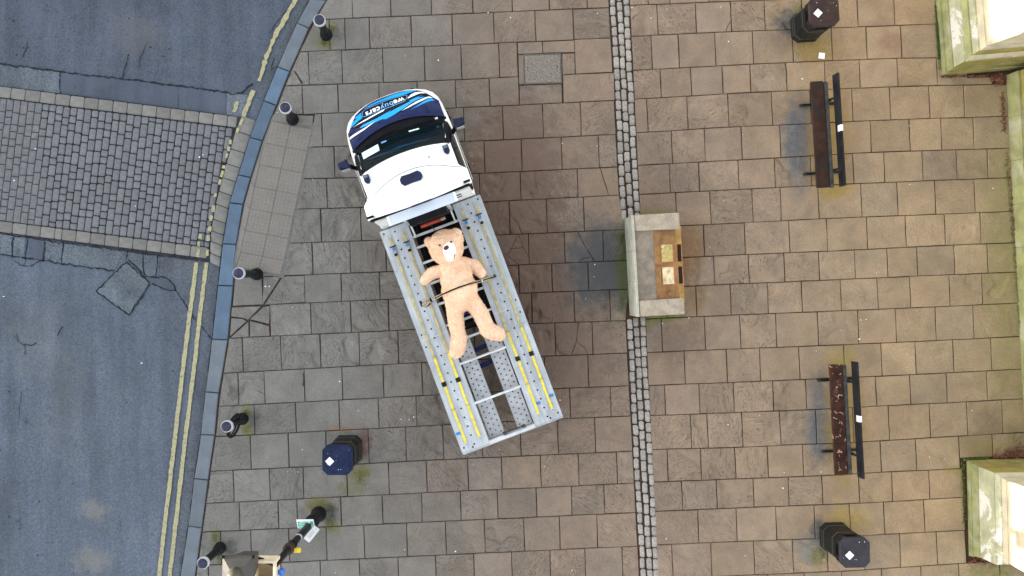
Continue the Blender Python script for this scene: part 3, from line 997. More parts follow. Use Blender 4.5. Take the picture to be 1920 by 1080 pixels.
RB = [
    [(1174, -118), (1750, -140)], [(1177, -56), (1750, -76)],
    [(1180, 10), (1329, 4), (1433, 0), (1750, -13)], [(1184, 68), (1361, 59.5), (1486, 55), (1570, 52), (1747, 45)], [(1186, 132), (1414, 120), (1560, 113.5), (1690, 109), (1753, 108)],
    [(1188, 186), (1410, 173), (1518, 169), (1613, 165), (1757, 160), (1878, 158)], [(1192, 249), (1368, 238), (1514, 232), (1587, 228), (1743, 222), (1883, 218)],
    [(1194, 310), (1384, 300), (1526, 292), (1582, 288), (1708, 283), (1888, 278)], [(1196, 365), (1386, 355), (1530, 348), (1589, 345), (1731, 339), (1893, 333)],
    [(1200, 427), (1289, 423), (1469, 414), (1558, 409), (1696, 404), (1904, 396)], [(1203, 487), (1283, 483), (1402, 477), (1558, 471), (1773, 460), (1904, 455)],
    [(1206, 541), (1284, 537), (1402, 531.5), (1558, 525), (1733, 517), (1907, 510)], [(1209, 598), (1371, 591), (1558, 583.5), (1718, 577), (1913, 568)],
    [(1211, 661), (1345, 655.5), (1568, 647), (1709, 641), (1915, 631)], [(1215, 723), (1368, 717), (1545, 710), (1618, 707), (1722, 702), (1918, 692)],
    [(1219, 779.5), (1390, 773), (1557, 767), (1615, 763), (1773, 755.5), (1918, 748)], [(1221, 843), (1379, 839), (1557, 831), (1617, 829), (1744, 821), (1920, 811)],
    [(1224, 904), (1412, 897), (1568, 891), (1622, 887), (1800, 878.5)], [(1227, 959), (1412, 951), (1600, 944.5), (1803, 933)],
    [(1232, 1022), (1412, 1014), (1543, 1010), (1620, 1004), (1803, 994.6)], [(1234, 1086), (1390, 1079), (1600, 1070), (1809, 1056), (1920, 1051)],
    [(1237, 1148), (1920, 1114)], [(1240, 1208), (1920, 1174)],
]
RJ = [
    [1240, 1310, 1385, 1455, 1525, 1600, 1680],
    [1214, 1255, 1328, 1400, 1470, 1545, 1612, 1690],
    [1233, 1305, 1371, 1434, 1504, 1555, 1608, 1677],
    [1222, 1273, 1341.5, 1412, 1486.6, 1560, 1625, 1690],
    [1239, 1296, 1355, 1407, 1475, 1547, 1612, 1683, 1757, 1813],
    [1214, 1289, 1366, 1447.5, 1520, 1598, 1669, 1743, 1808],
    [1260, 1321.6, 1391, 1463, 1548, 1633, 1706, 1765, 1826],
    [1256, 1311, 1385, 1453, 1521, 1600, 1658, 1730, 1794, 1852],
    [1268, 1332, 1411, 1464, 1535, 1615, 1683, 1754, 1828],
    [1250, 1320, 1397, 1480, 1551, 1626, 1698.5, 1772, 1839],
    [1270, 1339, 1404, 1471, 1536, 1603, 1664, 1720, 1789.5, 1852],
    [1250, 1305.5, 1370, 1440, 1504, 1577, 1646, 1707, 1781, 1842],
    [1241, 1322, 1388, 1455.5, 1534, 1609.5, 1680, 1755, 1825.5],
    [1284, 1363, 1425.5, 1499, 1583, 1653, 1717, 1788, 1859],
    [1247, 1311.5, 1376, 1450, 1512, 1580, 1643, 1707, 1775.5, 1851],
    [1295.5, 1327, 1392, 1463, 1531, 1600, 1667, 1744, 1814, 1880],
    [1252, 1314.5, 1379, 1440, 1506, 1580, 1652, 1718, 1799, 1861],
    [1279, 1344, 1413, 1479, 1542, 1611, 1673, 1742.5],
    [1309.5, 1381.5, 1455.5, 1528, 1594, 1658, 1733],
    [1261, 1334, 1414, 1487, 1552, 1620, 1688, 1757],
    [1300, 1370, 1440, 1510, 1580, 1654, 1728, 1799, 1876],
    [1270, 1340, 1410, 1480, 1550, 1620, 1690, 1760, 1830, 1900],
]
def right_edge(v):
    if v < 138:
        return 1752 + .085 * v
    if v < 876:
        return 1885 + (v - 142) * .0585
    if v < 1050:
        return 1803 + (v - 876) * .04
    return 1935
for r in range(len(RB) - 1):
    top, bot = RB[r], RB[r + 1]
    xs = ['L'] + RJ[r] + ['R']
    re = right_edge((lerp_line(top, 1800) + lerp_line(bot, 1800)) / 2)
    for i in range(len(xs) - 1):
        def edge(x, line):
            if x == 'L':
                v = lerp_line(line, 1200)
                return (SR(v) + .5, lerp_line(line, SR(v)))
            if x == 'R':
                return (re + .06 * (lerp_line(line, re) - lerp_line(top, re)), lerp_line(line, re))
            v = lerp_line(line, x)
            ymid = (lerp_line(top, x) + lerp_line(bot, x)) / 2
            return (x + .045 * (v - ymid), v)
        a, b = edge(xs[i], top), edge(xs[i + 1], top)
        c, d = edge(xs[i + 1], bot), edge(xs[i], bot)
        if b[0] - a[0] < 8:
            continue
        if r == 16 and a[0] > 1795:
            a, b, c, d = a, b, (c[0], min(c[1], 857)), (d[0], min(d[1], 859))
        slab([a, b, c, d], pav_r)
for k in range(2):
    slab([(1757 + 54 * k, 145), (1811 + 50 * k, 144), (1811 + 50 * k, 158), (1757 + 54 * k, 159)], pav_r, .008)

# tactile slabs with studs
tact = empty('tactile_paving')
tact['kind'] = 'structure'
o_ = Vector((545, 234.6))
eu = Vector((40.8, 7.6))
ev = Vector((-8.75, 41.0))
for j in range(7):
    for i in (-2, -1, 0):
        q = [o_ + eu * (i + a) + ev * (j + b) for a, b in ((0, 0), (1, 0), (1, 1), (0, 1))]
        q = [(p.x, p.y) for p in q]
        cl = []
        for (u, v) in q:
            lim = interp(KIN, v) + 3
            cl.append((max(u, lim), v))
        if cl[1][0] - cl[0][0] < 4 and cl[2][0] - cl[3][0] < 4:
            continue
        if j == 6:
            vb = lambda u: 499 + (u - 440) * .195
            cl = [cl[0], cl[1], (cl[2][0], min(cl[2][1], vb(cl[2][0]))), (cl[3][0], min(cl[3][1], vb(cl[3][0])))]
            if cl[3][1] - cl[0][1] < 6:
                continue
        if cl[1][0] - cl[0][0] < 2:
            cl[0] = (cl[1][0] - 2, cl[0][1])
        poly = inset([plan(*p) for p in cl], .004)
        cx = sum(p[0] for p in poly) / 4
        cy = sum(p[1] for p in poly) / 4
        mb = MB().prism([(x - cx, y - cy) for x, y in poly], -.05, 0, .004)
        for a in range(6):
            for b in range(6):
                p = o_ + eu * (i + (a + .5) / 6) + ev * (j + (b + .5) / 6)
                if p.x < interp(KIN, p.y) + 6 or (j == 6 and p.y > 496 + (p.x - 440) * .195):
                    continue
                x, y = plan(p.x, p.y)
                mb.mi = 1
                mb.cyl((x - cx, y - cy), .018, .014, -.001, .007, 7, False, True)
        o = mb.build('tactile_slab', ['tactile', 'stud'], tact)
        o.location = (cx, cy, random.uniform(.0, .003))
sheet('tactile_bed', [(512, 215), (592, 230), (532, 522), (437, 502), (444, 458), (458, 383), (472, 333), (494, 264)], -.008, 'border', tact)

# sett strip through the square
strip = empty('sett_strip')
strip['kind'] = 'structure'
for cidx in range(3):
    v = -150 + cidx * 7.0
    while v < 1230:
        ln = random.uniform(17.5, 22.5)
        if not (412 < v + ln / 2 < 588):
            x0 = SL(v) + 1.2 + cidx * 12.5 + random.uniform(-.7, .7) + .6 * math.sin(v * .013 + cidx)
            w = 11.0 + random.uniform(-.9, .7)
            sk = .052 * ln + random.uniform(-.7, .7)
            block([(x0, v), (x0 + w, v + random.uniform(-.6, .6)), (x0 + w + sk, v + ln), (x0 + sk, v + ln + random.uniform(-.6, .6))], random.uniform(-.004, .008), 'strip', strip, .009, .012, 'sett', .06, .022)
        v += ln
# access cover
cov = empty('access_cover', (*plan(1017.5, 129), 0))
tag(cov, 'square recessed access cover filled with rough grey aggregate, set among the slabs', 'cover')
cw, chh = .365, .285
mb = MB().box(-cw, cw, -chh, chh, -.05, .002, .006)
plate = mb.build('infill_plate', 'cover', cov)
mb = MB()
for (x0, x1, y0, y1) in ((-cw - .022, cw + .022, chh + .004, chh + .022), (-cw - .022, cw + .022, -chh - .022, -chh - .004), (-cw - .022, -cw - .004, -chh - .003, chh + .003), (cw + .004, cw + .022, -chh - .003, chh + .003)):
    mb.box(x0, x1, y0, y1, -.05, .004)
mb.build('frame', 'cover_frame', cov)
for x in (-.3, .3):
    MB().cyl((x, 0.03), .014, .014, .0, .004, 10).build('key_hole', 'black_iron', cov)
cov.rotation_euler = (0, 0, R(2))
# ------------------------------------------------------------------ stone piers and wall on the right
def quad_block(mb, a, b, z0, z1):
    pass
def stepped_pier(name, label, cu, cv, su, sv, faces):
    """pier on a stepped plinth; cu, cv = plan corner nearest the square, su/sv = extent along +u and +/-v"""
    x0, y0 = plan(cu, cv)
    root = empty(name, (x0, y0, 0))
    tag(root, label, 'pier', None)
    return root
def ring(x0, x1, y0, y1, z, ch=0.0, sy=1):
    if ch:
        return [(x0 + ch, y0, z), (x1, y0, z), (x1, y1, z), (x0 + ch, y1, z), (x0, y1 - ch * (1 if y1 > y0 else -1), z), (x0, y0 + ch * (1 if y1 > y0 else -1), z)]
    return [(x0, y0, z), (x1, y0, z), (x1, y1, z), (x0, y1, z)]
def stone_courses(parent, x0, x1, y0, y1, z0, z1, m, name, n=2, axis='both', proud=.0, batter=0.0):
    """ring of ashlar blocks: course of separate stones on the faces that look at the square"""
    L = y1 - y0
    for k in range(n):
        a, b = y0 + L * k / n, y0 + L * (k + 1) / n
        mb = MB()
        g_ = .0035
        mb.loft([[(x0, a + g_, z0), (x1, a + g_, z0), (x1, b - g_, z0), (x0, b - g_, z0)], [(x0 + batter, a + g_, z1 - .004), (x1, a + g_, z1 - .004), (x1, b - g_, z1 - .004), (x0 + batter, b - g_, z1 - .004)]])
        mb.build(name, m, parent)

# upper pier: corner (1764,142); runs up the plan and to the right
X0, Y0 = plan(1766, 142)
pier1 = empty('gate_pier', (X0, Y0, 0))
pier1.rotation_euler = (0, 0, R(4.8))
tag(pier1, 'tall buff stone pier on a green stained stepped plinth beside the litter bin', 'pier')
LEN1 = 4.2
def course(parent, name, m, x0, x1, y0, y1, z0, z1, top_in=0.0, mface=None, ny=4, nx=2):
    """solid course with a slightly battered left and front face, cut in blocks along its length"""
    cuts = [y0 + (y1 - y0) * k / ny for k in range(ny + 1)]
    for k in range(ny):
        a, b = cuts[k] + (.003 if k else 0), cuts[k + 1]
        ta = top_in if k == 0 else 0
        tb = top_in if (k == ny - 1 and name == 'both') else 0
        mb = MB()
        lo = [(x0, a, z0), (x1, a, z0), (x1, b, z0), (x0, b, z0)]
        hi = [(x0 + top_in, a + ta, z1), (x1, a + ta, z1), (x1, b - tb, z1), (x0 + top_in, b - tb, z1)]
        mb.loft([lo, hi])
        # the stone facing the end of the pier is stained olive, the side stones green
        o = mb.build('plinth_stone', [m, mface or m], parent)
        if k == 0:
            for p in o.data.polygons:
                if p.normal.y < -.5:
                    p.material_index = 1
w1 = 4.0
course(pier1, 'c', 'ashlar_green', 0, w1, 0, LEN1, -.05, .14, .012, 'ashlar_olive', 3)
course(pier1, 'c', 'ashlar_green', .04, w1, .04, LEN1, .143, .34, .02, 'ashlar_olive', 3)
course(pier1, 'c', 'ashlar_cap', .08, w1, .08, LEN1, .343, .70, .02, 'ashlar_olive', 2)
course(pier1, 'c', 'ashlar_green', .13, w1, .12, LEN1, .703, .80, .06, 'ashlar_buff', 3)
course(pier1, 'c', 'ashlar_cap', .22, w1, .20, LEN1, .803, .97, .02, 'ashlar_olive', 2)
course(pier1, 'c', 'ashlar_buff', .27, w1, .23, LEN1, .973, 1.14, .02, 'ashlar_buff', 2)
mb = MB()
sec = lambda x, y, ch, z: [(x + ch, y, z), (w1, y, z), (w1, LEN1, z), (x, LEN1, z), (x, y + ch, z)]
mb.loft([sec(.31, .27, .02, 1.143), sec(.35, .31, .28, 1.62), sec(.36, .32, .30, 6.2)])
mb.build('shaft', 'ashlar_buff', pier1)

# lower pier
X1, Y1 = plan(1812, 862)
pier2 = empty('gate_pier', (X1, Y1, 0))
pier2.rotation_euler = (0, 0, R(1.5))
tag(pier2, 'square buff stone pier on a pale plinth with mossy edges and leaf litter round it', 'pier')
LEN2 = 1.96
def course2(m, x0, y0, y1, z0, z1, t, mf):
    mb = MB()
    lo = [(x0, y0, z0), (w1, y0, z0), (w1, y1, z0), (x0, y1, z0)]
    hi = [(x0 + t, y0 + t, z1), (w1, y0 + t, z1), (w1, y1 - t, z1), (x0 + t, y1 - t, z1)]
    o = mb.loft([lo, hi]).build('plinth_stone', [m, mf], pier2)
    for p in o.data.polygons:
        if abs(p.normal.y) > .5:
            p.material_index = 1
course2('ashlar_green', .0, -LEN2, 0, -.05, .12, .015, 'ashlar_olive')
course2('ashlar_green', .03, -LEN2 + .05, -.04, .123, .34, .015, 'ashlar_olive')
course2('ashlar_cap', .055, -LEN2 + .075, -.065, .343, .86, .015, 'ashlar_olive')
course2('ashlar_cap', .085, -LEN2 + .10, -.09, .863, .98, .05, 'ashlar_buff')
course2('ashlar_buff', .145, -LEN2 + .17, -.15, .983, 1.12, .015, 'ashlar_buff')
mb = MB()
s2 = lambda x, t, ch, z: [(x + ch, -LEN2 + t, z), (w1, -LEN2 + t, z), (w1, -t, z), (x + ch, -t, z), (x, -t - ch, z), (x, -LEN2 + t + ch, z)]
mb.loft([s2(.175, .18, .02, 1.123), s2(.19, .20, .03, 6.2)])
mb.build('shaft', 'ashlar_buff', pier2)

# low wall linking the piers
xa, ya = plan(1886, 141)
xb, yb_ = plan(1925, 870)
wall = empty('stone_wall', (xa, ya, 0))
ang = math.atan2(yb_ - ya, xb - xa)
wall.rotation_euler = (0, 0, ang)
tag(wall, 'algae green ashlar wall running between the two gate piers', 'wall')
WL = math.hypot(xb - xa, yb_ - ya)
n = 9
for k in range(n):
    a, b = WL * k / n, WL * (k + 1) / n - .006
    MB().loft([[(a, 0, -.05), (b, 0, -.05), (b, 1.6, -.05), (a, 1.6, -.05)], [(a, .03, .38), (b, .03, .38), (b, 1.6, .38), (a, 1.6, .38)]]).build('wall_stone', 'ashlar_green', wall)
for k in range(6):
    a, b = WL * k / 6, WL * (k + 1) / 6 - .006
    MB().loft([[(a, .08, .383), (b, .08, .383), (b, 1.6, .383), (a, 1.6, .383)], [(a, .10, .85), (b, .10, .85), (b, 1.6, .85), (a, 1.6, .85)]]).build('wall_stone', ['ashlar_olive', 'ashlar_green', 'ashlar_cap'][k % 3], wall)
for k in range(5):
    a, b = WL * k / 5, WL * (k + 1) / 5 - .006
    MB().loft([[(a, .17, .853), (b, .17, .853), (b, 1.6, .853), (a, 1.6, .853)], [(a, .19, 1.35), (b, .19, 1.35), (b, 1.6, 1.35), (a, 1.6, 1.35)]]).build('wall_stone', 'ashlar_cap', wall)

# soil strips, leaf litter, moss at the foot of the stonework
soil = sheet('soil_bed', [(1857, 141), (1900, 139), (1935, 560), (1918, 640), (1908, 560), (1896, 400), (1888, 300), (1880, 200), (1874, 172), (1866, 160)], -.012, 'earth')
soil['kind'] = 'structure'
soil2 = sheet('soil_bed', [(1800, 862), (1870, 855), (1990, 835), (1990, 1062), (1815, 1062), (1808, 1000)], -.010, 'earth')
soil2['kind'] = 'structure'
def scatter_leaves(name, label, spots, n, m, smin, smax, flat=.5):
    mb = MB()
    for _ in range(n):
        u0, v0, u1, v1, sp = random.choice(spots)
        t = random.random()
        u = u0 + (u1 - u0) * t + random.gauss(0, sp)
        v = v0 + (v1 - v0) * t + random.gauss(0, sp)
        x, y = plan(u, v)
        z = random.uniform(.002, .03)
        s = random.uniform(smin, smax)
        a = random.uniform(0, 6.28)
        M_ = Matrix.Rotation(a, 3, 'Z') @ Matrix.Rotation(random.gauss(0, flat), 3, 'X') @ Matrix.Rotation(random.gauss(0, flat), 3, 'Y')
        pts = [M_ @ Vector(p) * s for p in ((-1, 0, 0), (-.2, .45, .1), (1, 0, .15), (-.2, -.45, .1))]
        mb.add([(x + p.x, y + p.y, z + p.z + s * .2) for p in pts], [(0, 1, 2, 3)])
    o = mb.build(name, m)
    return tag(o, label, 'leaves', None, 'stuff')
scatter_leaves('fallen_leaves', 'reddish brown fallen leaves heaped at the foot of the stonework', [(1762, 144, 1850, 143, .8), (1858, 147, 1884, 145, 3), (1866, 155, 1882, 150, 4), (1878, 175, 1883, 250, 2), (1886, 280, 1912, 560, 1.6), (1860, 857, 1925, 848, 4), (1880, 852, 1930, 838, 6), (1818, 1052, 1930, 1056, 4), (1850, 1050, 1930, 1050, 4)], 1700, 'leaf', .012, .034)
scatter_leaves('moss_edging', 'green moss along the foot of the stone plinths and wall', [(1753, 10, 1761, 132, 1.2), (1755, 40, 1760, 110, 1.0), (1804, 868, 1808, 980, 2.0), (1806, 862, 1850, 859, 1.5), (1885, 300, 1912, 620, 1.2)], 2200, 'moss', .008, .022, .9)
scatter_leaves('moss_patches', 'small mossy weeds round the feet of the posts and bin', [(603, 76, 612, 86, 3), (625, 50, 620, 58, 3), (585, 948, 612, 946, 5), (622, 975, 615, 990, 4), (462, 770, 466, 778, 3), (463, 800, 458, 812, 3), (402, 1000, 400, 1020, 3), (412, 1040, 410, 1054, 3), (668, 885, 690, 890, 4), (674, 896, 680, 908, 4), (1200, 592, 1270, 588, 2), (1540, 1030, 1545, 1045, 3)], 900, 'moss', .006, .018, .9)

# ------------------------------------------------------------------ lectern-like stone monument
mon = empty('stone_monument', (*plan(1178, 501), 0))
mon.rotation_euler = (0, 0, R(3.2))
tag(mon, 'waist high stone monument with two framed plaques on its sloping brown face', 'monument')
hy = .80
zt = .98
# back slab in three lengths
for (a, b) in ((-.98, -.30), (-.295, .295), (.30, .98)):
    MB().loft([[(-.025, a, -.02), (.03, a, -.02), (.03, b, -.02), (-.025, b, -.02)], [(-.018, a, zt - .03), (.03, a, zt - .03), (.03, b, zt - .03), (-.018, b, zt - .03)], [(-.0, a, zt), (.03, a, zt), (.03, b, zt), (-.0, b, zt)]]).build('back_slab', 'stone_board', mon)
# end piers
for s in (-1, 1):
    MB().box(.033, .905, min(s * .67, s * .98), max(s * .67, s * .98), -.02, zt - .005, .02).build('end_pier', 'stone_pale', mon)
MB().loft([[(.033, -.667, -.02), (.39, -.667, -.02), (.39, .667, -.02), (.033, .667, -.02)], [(.033, -.667, zt - .05), (.39, -.667, zt - .07), (.39, .667, zt - .07), (.033, .667, zt - .05)]]).build('top_slab', 'stone_grey', mon)
sl = empty_ = None
face = MB().add([(.394, -.664, zt - .075), (.90, -.664, .58), (.90, .664, .58), (.394, .664, zt - .075), (.394, -.664, -.02), (.90, -.664, -.02), (.90, .664, -.02), (.394, .664, -.02)],
                [(0, 1, 2, 3), (4, 7, 6, 5), (0, 4, 5, 1), (1, 5, 6, 2), (2, 6, 7, 3), (3, 7, 4, 0)]).build('sloping_face', 'stone_brown', mon)
def on_slope(x):
    return zt - .075 + (x - .394) * (.58 - (zt - .075)) / (.90 - .394)
def slope_plate(x0, x1, y0, y1, lift, name, m, parent):
    mb = MB()
    mb.loft([[(x0, y0, on_slope(x0) - .02), (x1, y0, on_slope(x1) - .02), (x1, y1, on_slope(x1) - .02), (x0, y1, on_slope(x0) - .02)],
             [(x0, y0, on_slope(x0) + lift), (x1, y0, on_slope(x1) + lift), (x1, y1, on_slope(x1) + lift), (x0, y1, on_slope(x0) + lift)]])
    return mb.build(name, m, parent)
for (yc, m_) in ((.22, 'plaque_gold'), (-.22, 'plaque')):
    fr = empty_ = slope_plate(.53, .81, yc - .185, yc + .185, .012, 'plaque_frame', 'copper', face)
    slope_plate(.548, .792, yc - .165, yc + .165, .018, 'plaque', m_, face)
step = MB().add([(.903, -.76, .50), (1.04, -.76, .36), (1.04, .76, .36), (.903, .76, .50), (.903, -.76, -.02), (1.04, -.76, -.02), (1.04, .76, -.02), (.903, .76, -.02)],
                [(0, 1, 2, 3), (4, 7, 6, 5), (0, 4, 5, 1), (1, 5, 6, 2), (2, 6, 7, 3), (3, 7, 4, 0)]).build('front_step', 'stone_ochre', mon)
for yc in (.22, -.22):
    for (e, l, m_, nm) in ((.0, .006, 'copper', 'panel_frame'), (.012, .012, 'dark_panel', 'dark_panel')):
        mb = MB()
        za = lambda x: .50 - (x - .903) * (.14 / .137)
        a, b = .912 + e, 1.028 - e
        y0, y1 = yc - .18 + e, yc + .18 - e
        mb.loft([[(a, y0, za(a) - .02), (b, y0, za(b) - .02), (b, y1, za(b) - .02), (a, y1, za(a) - .02)], [(a, y0, za(a) + l), (b, y0, za(b) + l), (b, y1, za(b) + l), (a, y1, za(a) + l)]])
        mb.build(nm, m_, step)

# ------------------------------------------------------------------ bollards
def bollard(u, v, lean, label, h=1.0):
    x, y = plan(u, v)
    r = empty('bollard', (x, y, 0))
    r.rotation_euler = (lean[0], lean[1], 0)
    tag(r, label, 'bollard', 'black bollards along the kerb')
    MB().lathe((0, 0), [(.125, -.03), (.125, .03), (.11, .05), (.11, .16), (.085, .19), (.078, .20)], 20).build('base', 'black_iron', r, 40)
    MB().lathe((0, 0), [(.076, .20), (.072, h - .20), (.072, h - .13)], 20).build('post', 'black_iron', r, 40)
    MB().lathe((0, 0), [(.074, h - .13), (.10, h - .11), (.116, h - .08), (.116, h - .02), (.110, h), (.098, h + .004)], 24).build('white_band', 'white_ring', r, 40)
    MB().lathe((0, 0), [(.099, h), (.095, h + .022), (.065, h + .04), (.03, h + .048), (.004, h + .05)], 24).build('cap', 'bollard_cap', r, 60)
    return r
bollard(612, 66, (0, R(4.5)), 'black bollard leaning slightly at the bend of the kerb, moss at its foot')
bollard(549, 224, (R(-2), R(6)), 'black bollard at the end of the studded paving near the truck bonnet')
bollard(482, 514, (0, R(-2)), 'black bollard with no moss, where the studded paving meets cracked slabs', 1.08)
bollard(455, 785, (0, 0), 'black bollard with a black rubber loop hung round it')
bollard(413, 1027, (0, 0), 'black bollard beside the street lantern, moss and painted shade at its foot')
# rubber loop hung on the bollard
bx, by = plan(455, 785)
lp = empty('rubber_loop', (*plan(439, 798, .55), .55))
tag(lp, 'black rubber loop hung round a bollard by the kerb', 'loop')
for k, (rr, off_, tw) in enumerate(((.24, 0.0, 0), (.225, .03, 6), (.21, -.02, -5))):
    ax = Vector((-.25, -.97, 0))
    up_ = Matrix.Rotation(R(tw), 3, 'Z') @ Vector((-.07, .02, 1.0))
    pts = [ax * (rr * math.cos(t)) + up_ * (rr * math.sin(t)) + Vector((off_, 0, .03 * k)) for t in [2 * math.pi * i / 32 for i in range(33)]]
    MB().tube(pts, .016, 8).build('coil', 'rubber', lp, 60)

# ------------------------------------------------------------------ litter bins
def octo(w, c):
    h = w / 2
    return [(-h + c, -h), (h - c, -h), (h, -h + c), (h, h - c), (h - c, h), (-h + c, h), (-h, h - c), (-h, -h + c)]
def litter_bin(u, v, rz, lid, label, stick):
    x, y = plan(u, v, 1.1)
    r = empty('litter_bin', (x, y, 0), R(rz))
    tag(r, label, 'bin', 'octagonal litter bins')
    body = MB()
    z3 = lambda p, z: [(a, b, z) for a, b in p]
    body.loft([z3(octo(.58, .11), -.01), z3(octo(.58, .11), .07), z3(octo(.54, .10), .09), z3(octo(.54, .10), .80)])
    body.build('body', 'bin_body', r)
    for zz in (.16, .64):
        MB().loft([z3(octo(.546, .10), zz), z3(octo(.546, .10), zz + .012)]).build('trim_line', 'gold', r)
    MB().loft([z3(octo(.44, .08), .80), z3(octo(.44, .08), 1.0)]).build('inner_liner', 'dark_panel', r)
    for sx in (-1, 1):
        for sy in (-1, 1):
            MB().loft([[(sx * .16 + p[0], sy * .16 + p[1], .80) for p in octo(.20, .05)], [(sx * .16 + p[0], sy * .16 + p[1], 1.0) for p in octo(.20, .05)]]).build('corner_post', 'bin_body', r)
    lidm = MB().loft([z3(octo(.55, .09), 1.0), z3(octo(.58, .10), 1.02), z3(octo(.58, .10), 1.07), z3(octo(.55, .09), 1.09), z3(octo(.36, .06), 1.10)])
    l_ = lidm.build('lid', lid, r)
    MB().lathe((.02, 0), [(.20, 1.094), (.20, 1.104), (.19, 1.108)], 28).build('stub_plate', lid, l_, 40)
    sx, sy = stick
    MB().loft([[(sx - .085, sy, 1.10), (sx, sy - .085, 1.10), (sx + .085, sy, 1.10), (sx, sy + .085, 1.10)], [(sx - .085, sy, 1.1115), (sx, sy - .085, 1.1115), (sx + .085, sy, 1.1115), (sx, sy + .085, 1.1115)]]).build('sticker', 'sticker', l_)
    mb = MB()
    for _ in range(7):
        a, b, s = random.uniform(-.24, .24), random.uniform(-.22, .22), random.uniform(.004, .011)
        mb.box(a, a + s, b, b + s, 1.09, 1.113)
    mb.build('droppings', 'sticker', l_)['kind'] = 'stuff'
    return r
litter_bin(632, 863, 0, 'bin_lid_blue', 'octagonal black litter bin with a navy lid, alone between truck and kerb', (-.14, -.02))
litter_bin(1546, 20, 4, 'bin_lid_brown', 'octagonal black litter bin with a brownish lid, above the worn smooth brown bench', (-.13, -.04))
litter_bin(1604, 1037, 1, 'bin_lid_grey', 'octagonal black litter bin with a charcoal lid, below the peeling bench', (-.115, -.04))

# ------------------------------------------------------------------ benches
def bench(u0, v0, u1, v1, label, wood, shift):
    # (u0,v0)-(u1,v1): centre line ends of the seat at seat height
    a = Vector(plan(u0, v0, .45))
    b = Vector(plan(u1, v1, .45))
    c = (a + b) / 2
    d = (a - b)
    Lh = d.length / 2
    r = empty('bench', (c.x, c.y, 0), math.atan2(d.y, d.x) - math.pi / 2)
    tag(r, label, 'bench', 'slatted benches by the wall')
    MB().box(-.175, .085, -Lh, Lh, .415, .46, .012).build('seat_board', wood, r)
    MB().box(.095, .175, -Lh - .01, Lh - .02, .412, .452, .01).build('seat_board', 'wood_grey', r)
    bk = MB()
    bk.loft([[(.19 + dx, y, z) for dx, z in ((.02, .60), (.058, .60), (.078, .82), (.04, .82))] for y in (-Lh - .02, Lh + .06)])
    back = bk.build('backrest', 'wood_black', r)
    MB().loft([[(.167 + dx, y, z) for dx, z in ((.05, .70), (.056, .70), (.060, .822), (.104, .822), (.104, .828), (.055, .828))] for y in (-.01, .11)]).build('plaque', 'sticker', back)
    for s in (-1, 1):
        y = s * Lh * .66 + shift
        f = MB()
        f.bar((-.22, y, .03), (.46, y, .03), .05, .04)
        f.bar((-.12, y, .03), (-.12, y, .42), .05, .05)
        f.bar((-.16, y, .405), (.22, y, .405), .045, .02)
        f.bar((.16, y, .03), (.215, y, .42), .05, .05, (0, 1, 0))
        f.bar((.205, y, .42), (.255, y, .78), .035, .035, (0, 1, 0))
        f.build('support_frame', 'black_iron', r)
        MB().cyl((-.24, y), .035, .03, -.01, .05, 10).build('foot', 'steel_dark', r)
        MB().cyl((.47, y), .035, .03, -.01, .05, 10).build('foot', 'steel_dark', r)
    return r
bench(1535.5, 152, 1548, 351.5, 'bench with a smooth brown seat board and white plaque, below the brownish lidded bin', 'wood_brown', -.02)
bench(1570.5, 683, 1582, 890, 'bench with flaking paint on its dark seat board, above the charcoal lidded bin', 'wood_peel', .02)

# ------------------------------------------------------------------ street lantern
lx, ly = plan(598, 963)
lamp = empty('street_lantern', (lx, ly, 0))
tag(lamp, 'black iron street lantern post with a pyramid roofed lantern', 'street lamp')
MB().lathe((0, 0), [(.155, -.02), (.155, .10), (.135, .13), (.125, .55), (.14, .58), (.14, .63), (.10, .68), (.085, .80)], 20).build('base', 'black_iron', lamp, 40)
col = MB().lathe((0, 0), [(.072, .78), (.06, 2.3), (.055, 3.25)], 16).build('column', 'black_iron', lamp, 40)
MB().lathe((0, 0), [(.06, 2.28), (.10, 2.30), (.10, 2.40), (.06, 2.43)], 18).build('collar', 'chassis_brown', col, 40)
MB().lathe((0, 0), [(.0685, 1.66), (.0685, 1.73)], 16).build('white_band', 'white_ring', col)
MB().lathe((0, 0), [(.066, 2.05), (.085, 2.06), (.085, 2.09), (.066, 2.10)], 16).build('ring', 'black_iron', col, 40)
lcx, lcy = plan(448, 1071, 3.95)
lcx, lcy = lcx - lx, lcy - ly
zl = 3.95
hw = .255
q = lambda h_, z: [(lcx - h_, lcy - h_, z), (lcx + h_, lcy - h_, z), (lcx + h_, lcy + h_, z), (lcx - h_, lcy + h_, z)]
MB().bar((0, 0, 3.2), (lcx, lcy, 3.25), .06, .06).build('arm', 'black_iron', lamp)
MB().loft([q(.12, 3.3), q(.20, 3.9)]).build('lantern_body', 'lantern_roof', lamp)
roof = MB().loft([q(hw, zl), q(hw, zl + .02), q(.075, zl + .20)]).build('lantern_roof', 'lantern_roof', lamp)
MB().lathe((lcx, lcy), [(.10, zl + .08), (.122, zl + .14), (.125, zl + .20), (.11, zl + .27), (.07, zl + .32), (.01, zl + .345)], 20).build('dome', 'finial', roof, 50)
for (dx, dy) in ((hw - .015, hw - .015), (-hw + .015, hw - .015)):
    MB().ell((lcx + dx, lcy + dy, zl + .05), (.028, .028, .05), 10, 8).build('corner_finial', 'black_iron', roof, 60)
bxx, byy = plan(496, 1072, 3.3)
bxx, byy = bxx - lx, byy - ly
cb = MB()
for (x0, x1, y0, y1) in ((-.15, .15, .15, .19), (-.15, .15, -.19, -.15), (-.19, -.15, -.19, .19), (.15, .19, -.19, .19)):
    cb.box(bxx + x0, bxx + x1, byy + y0, byy + y1, 3.05, 3.34)
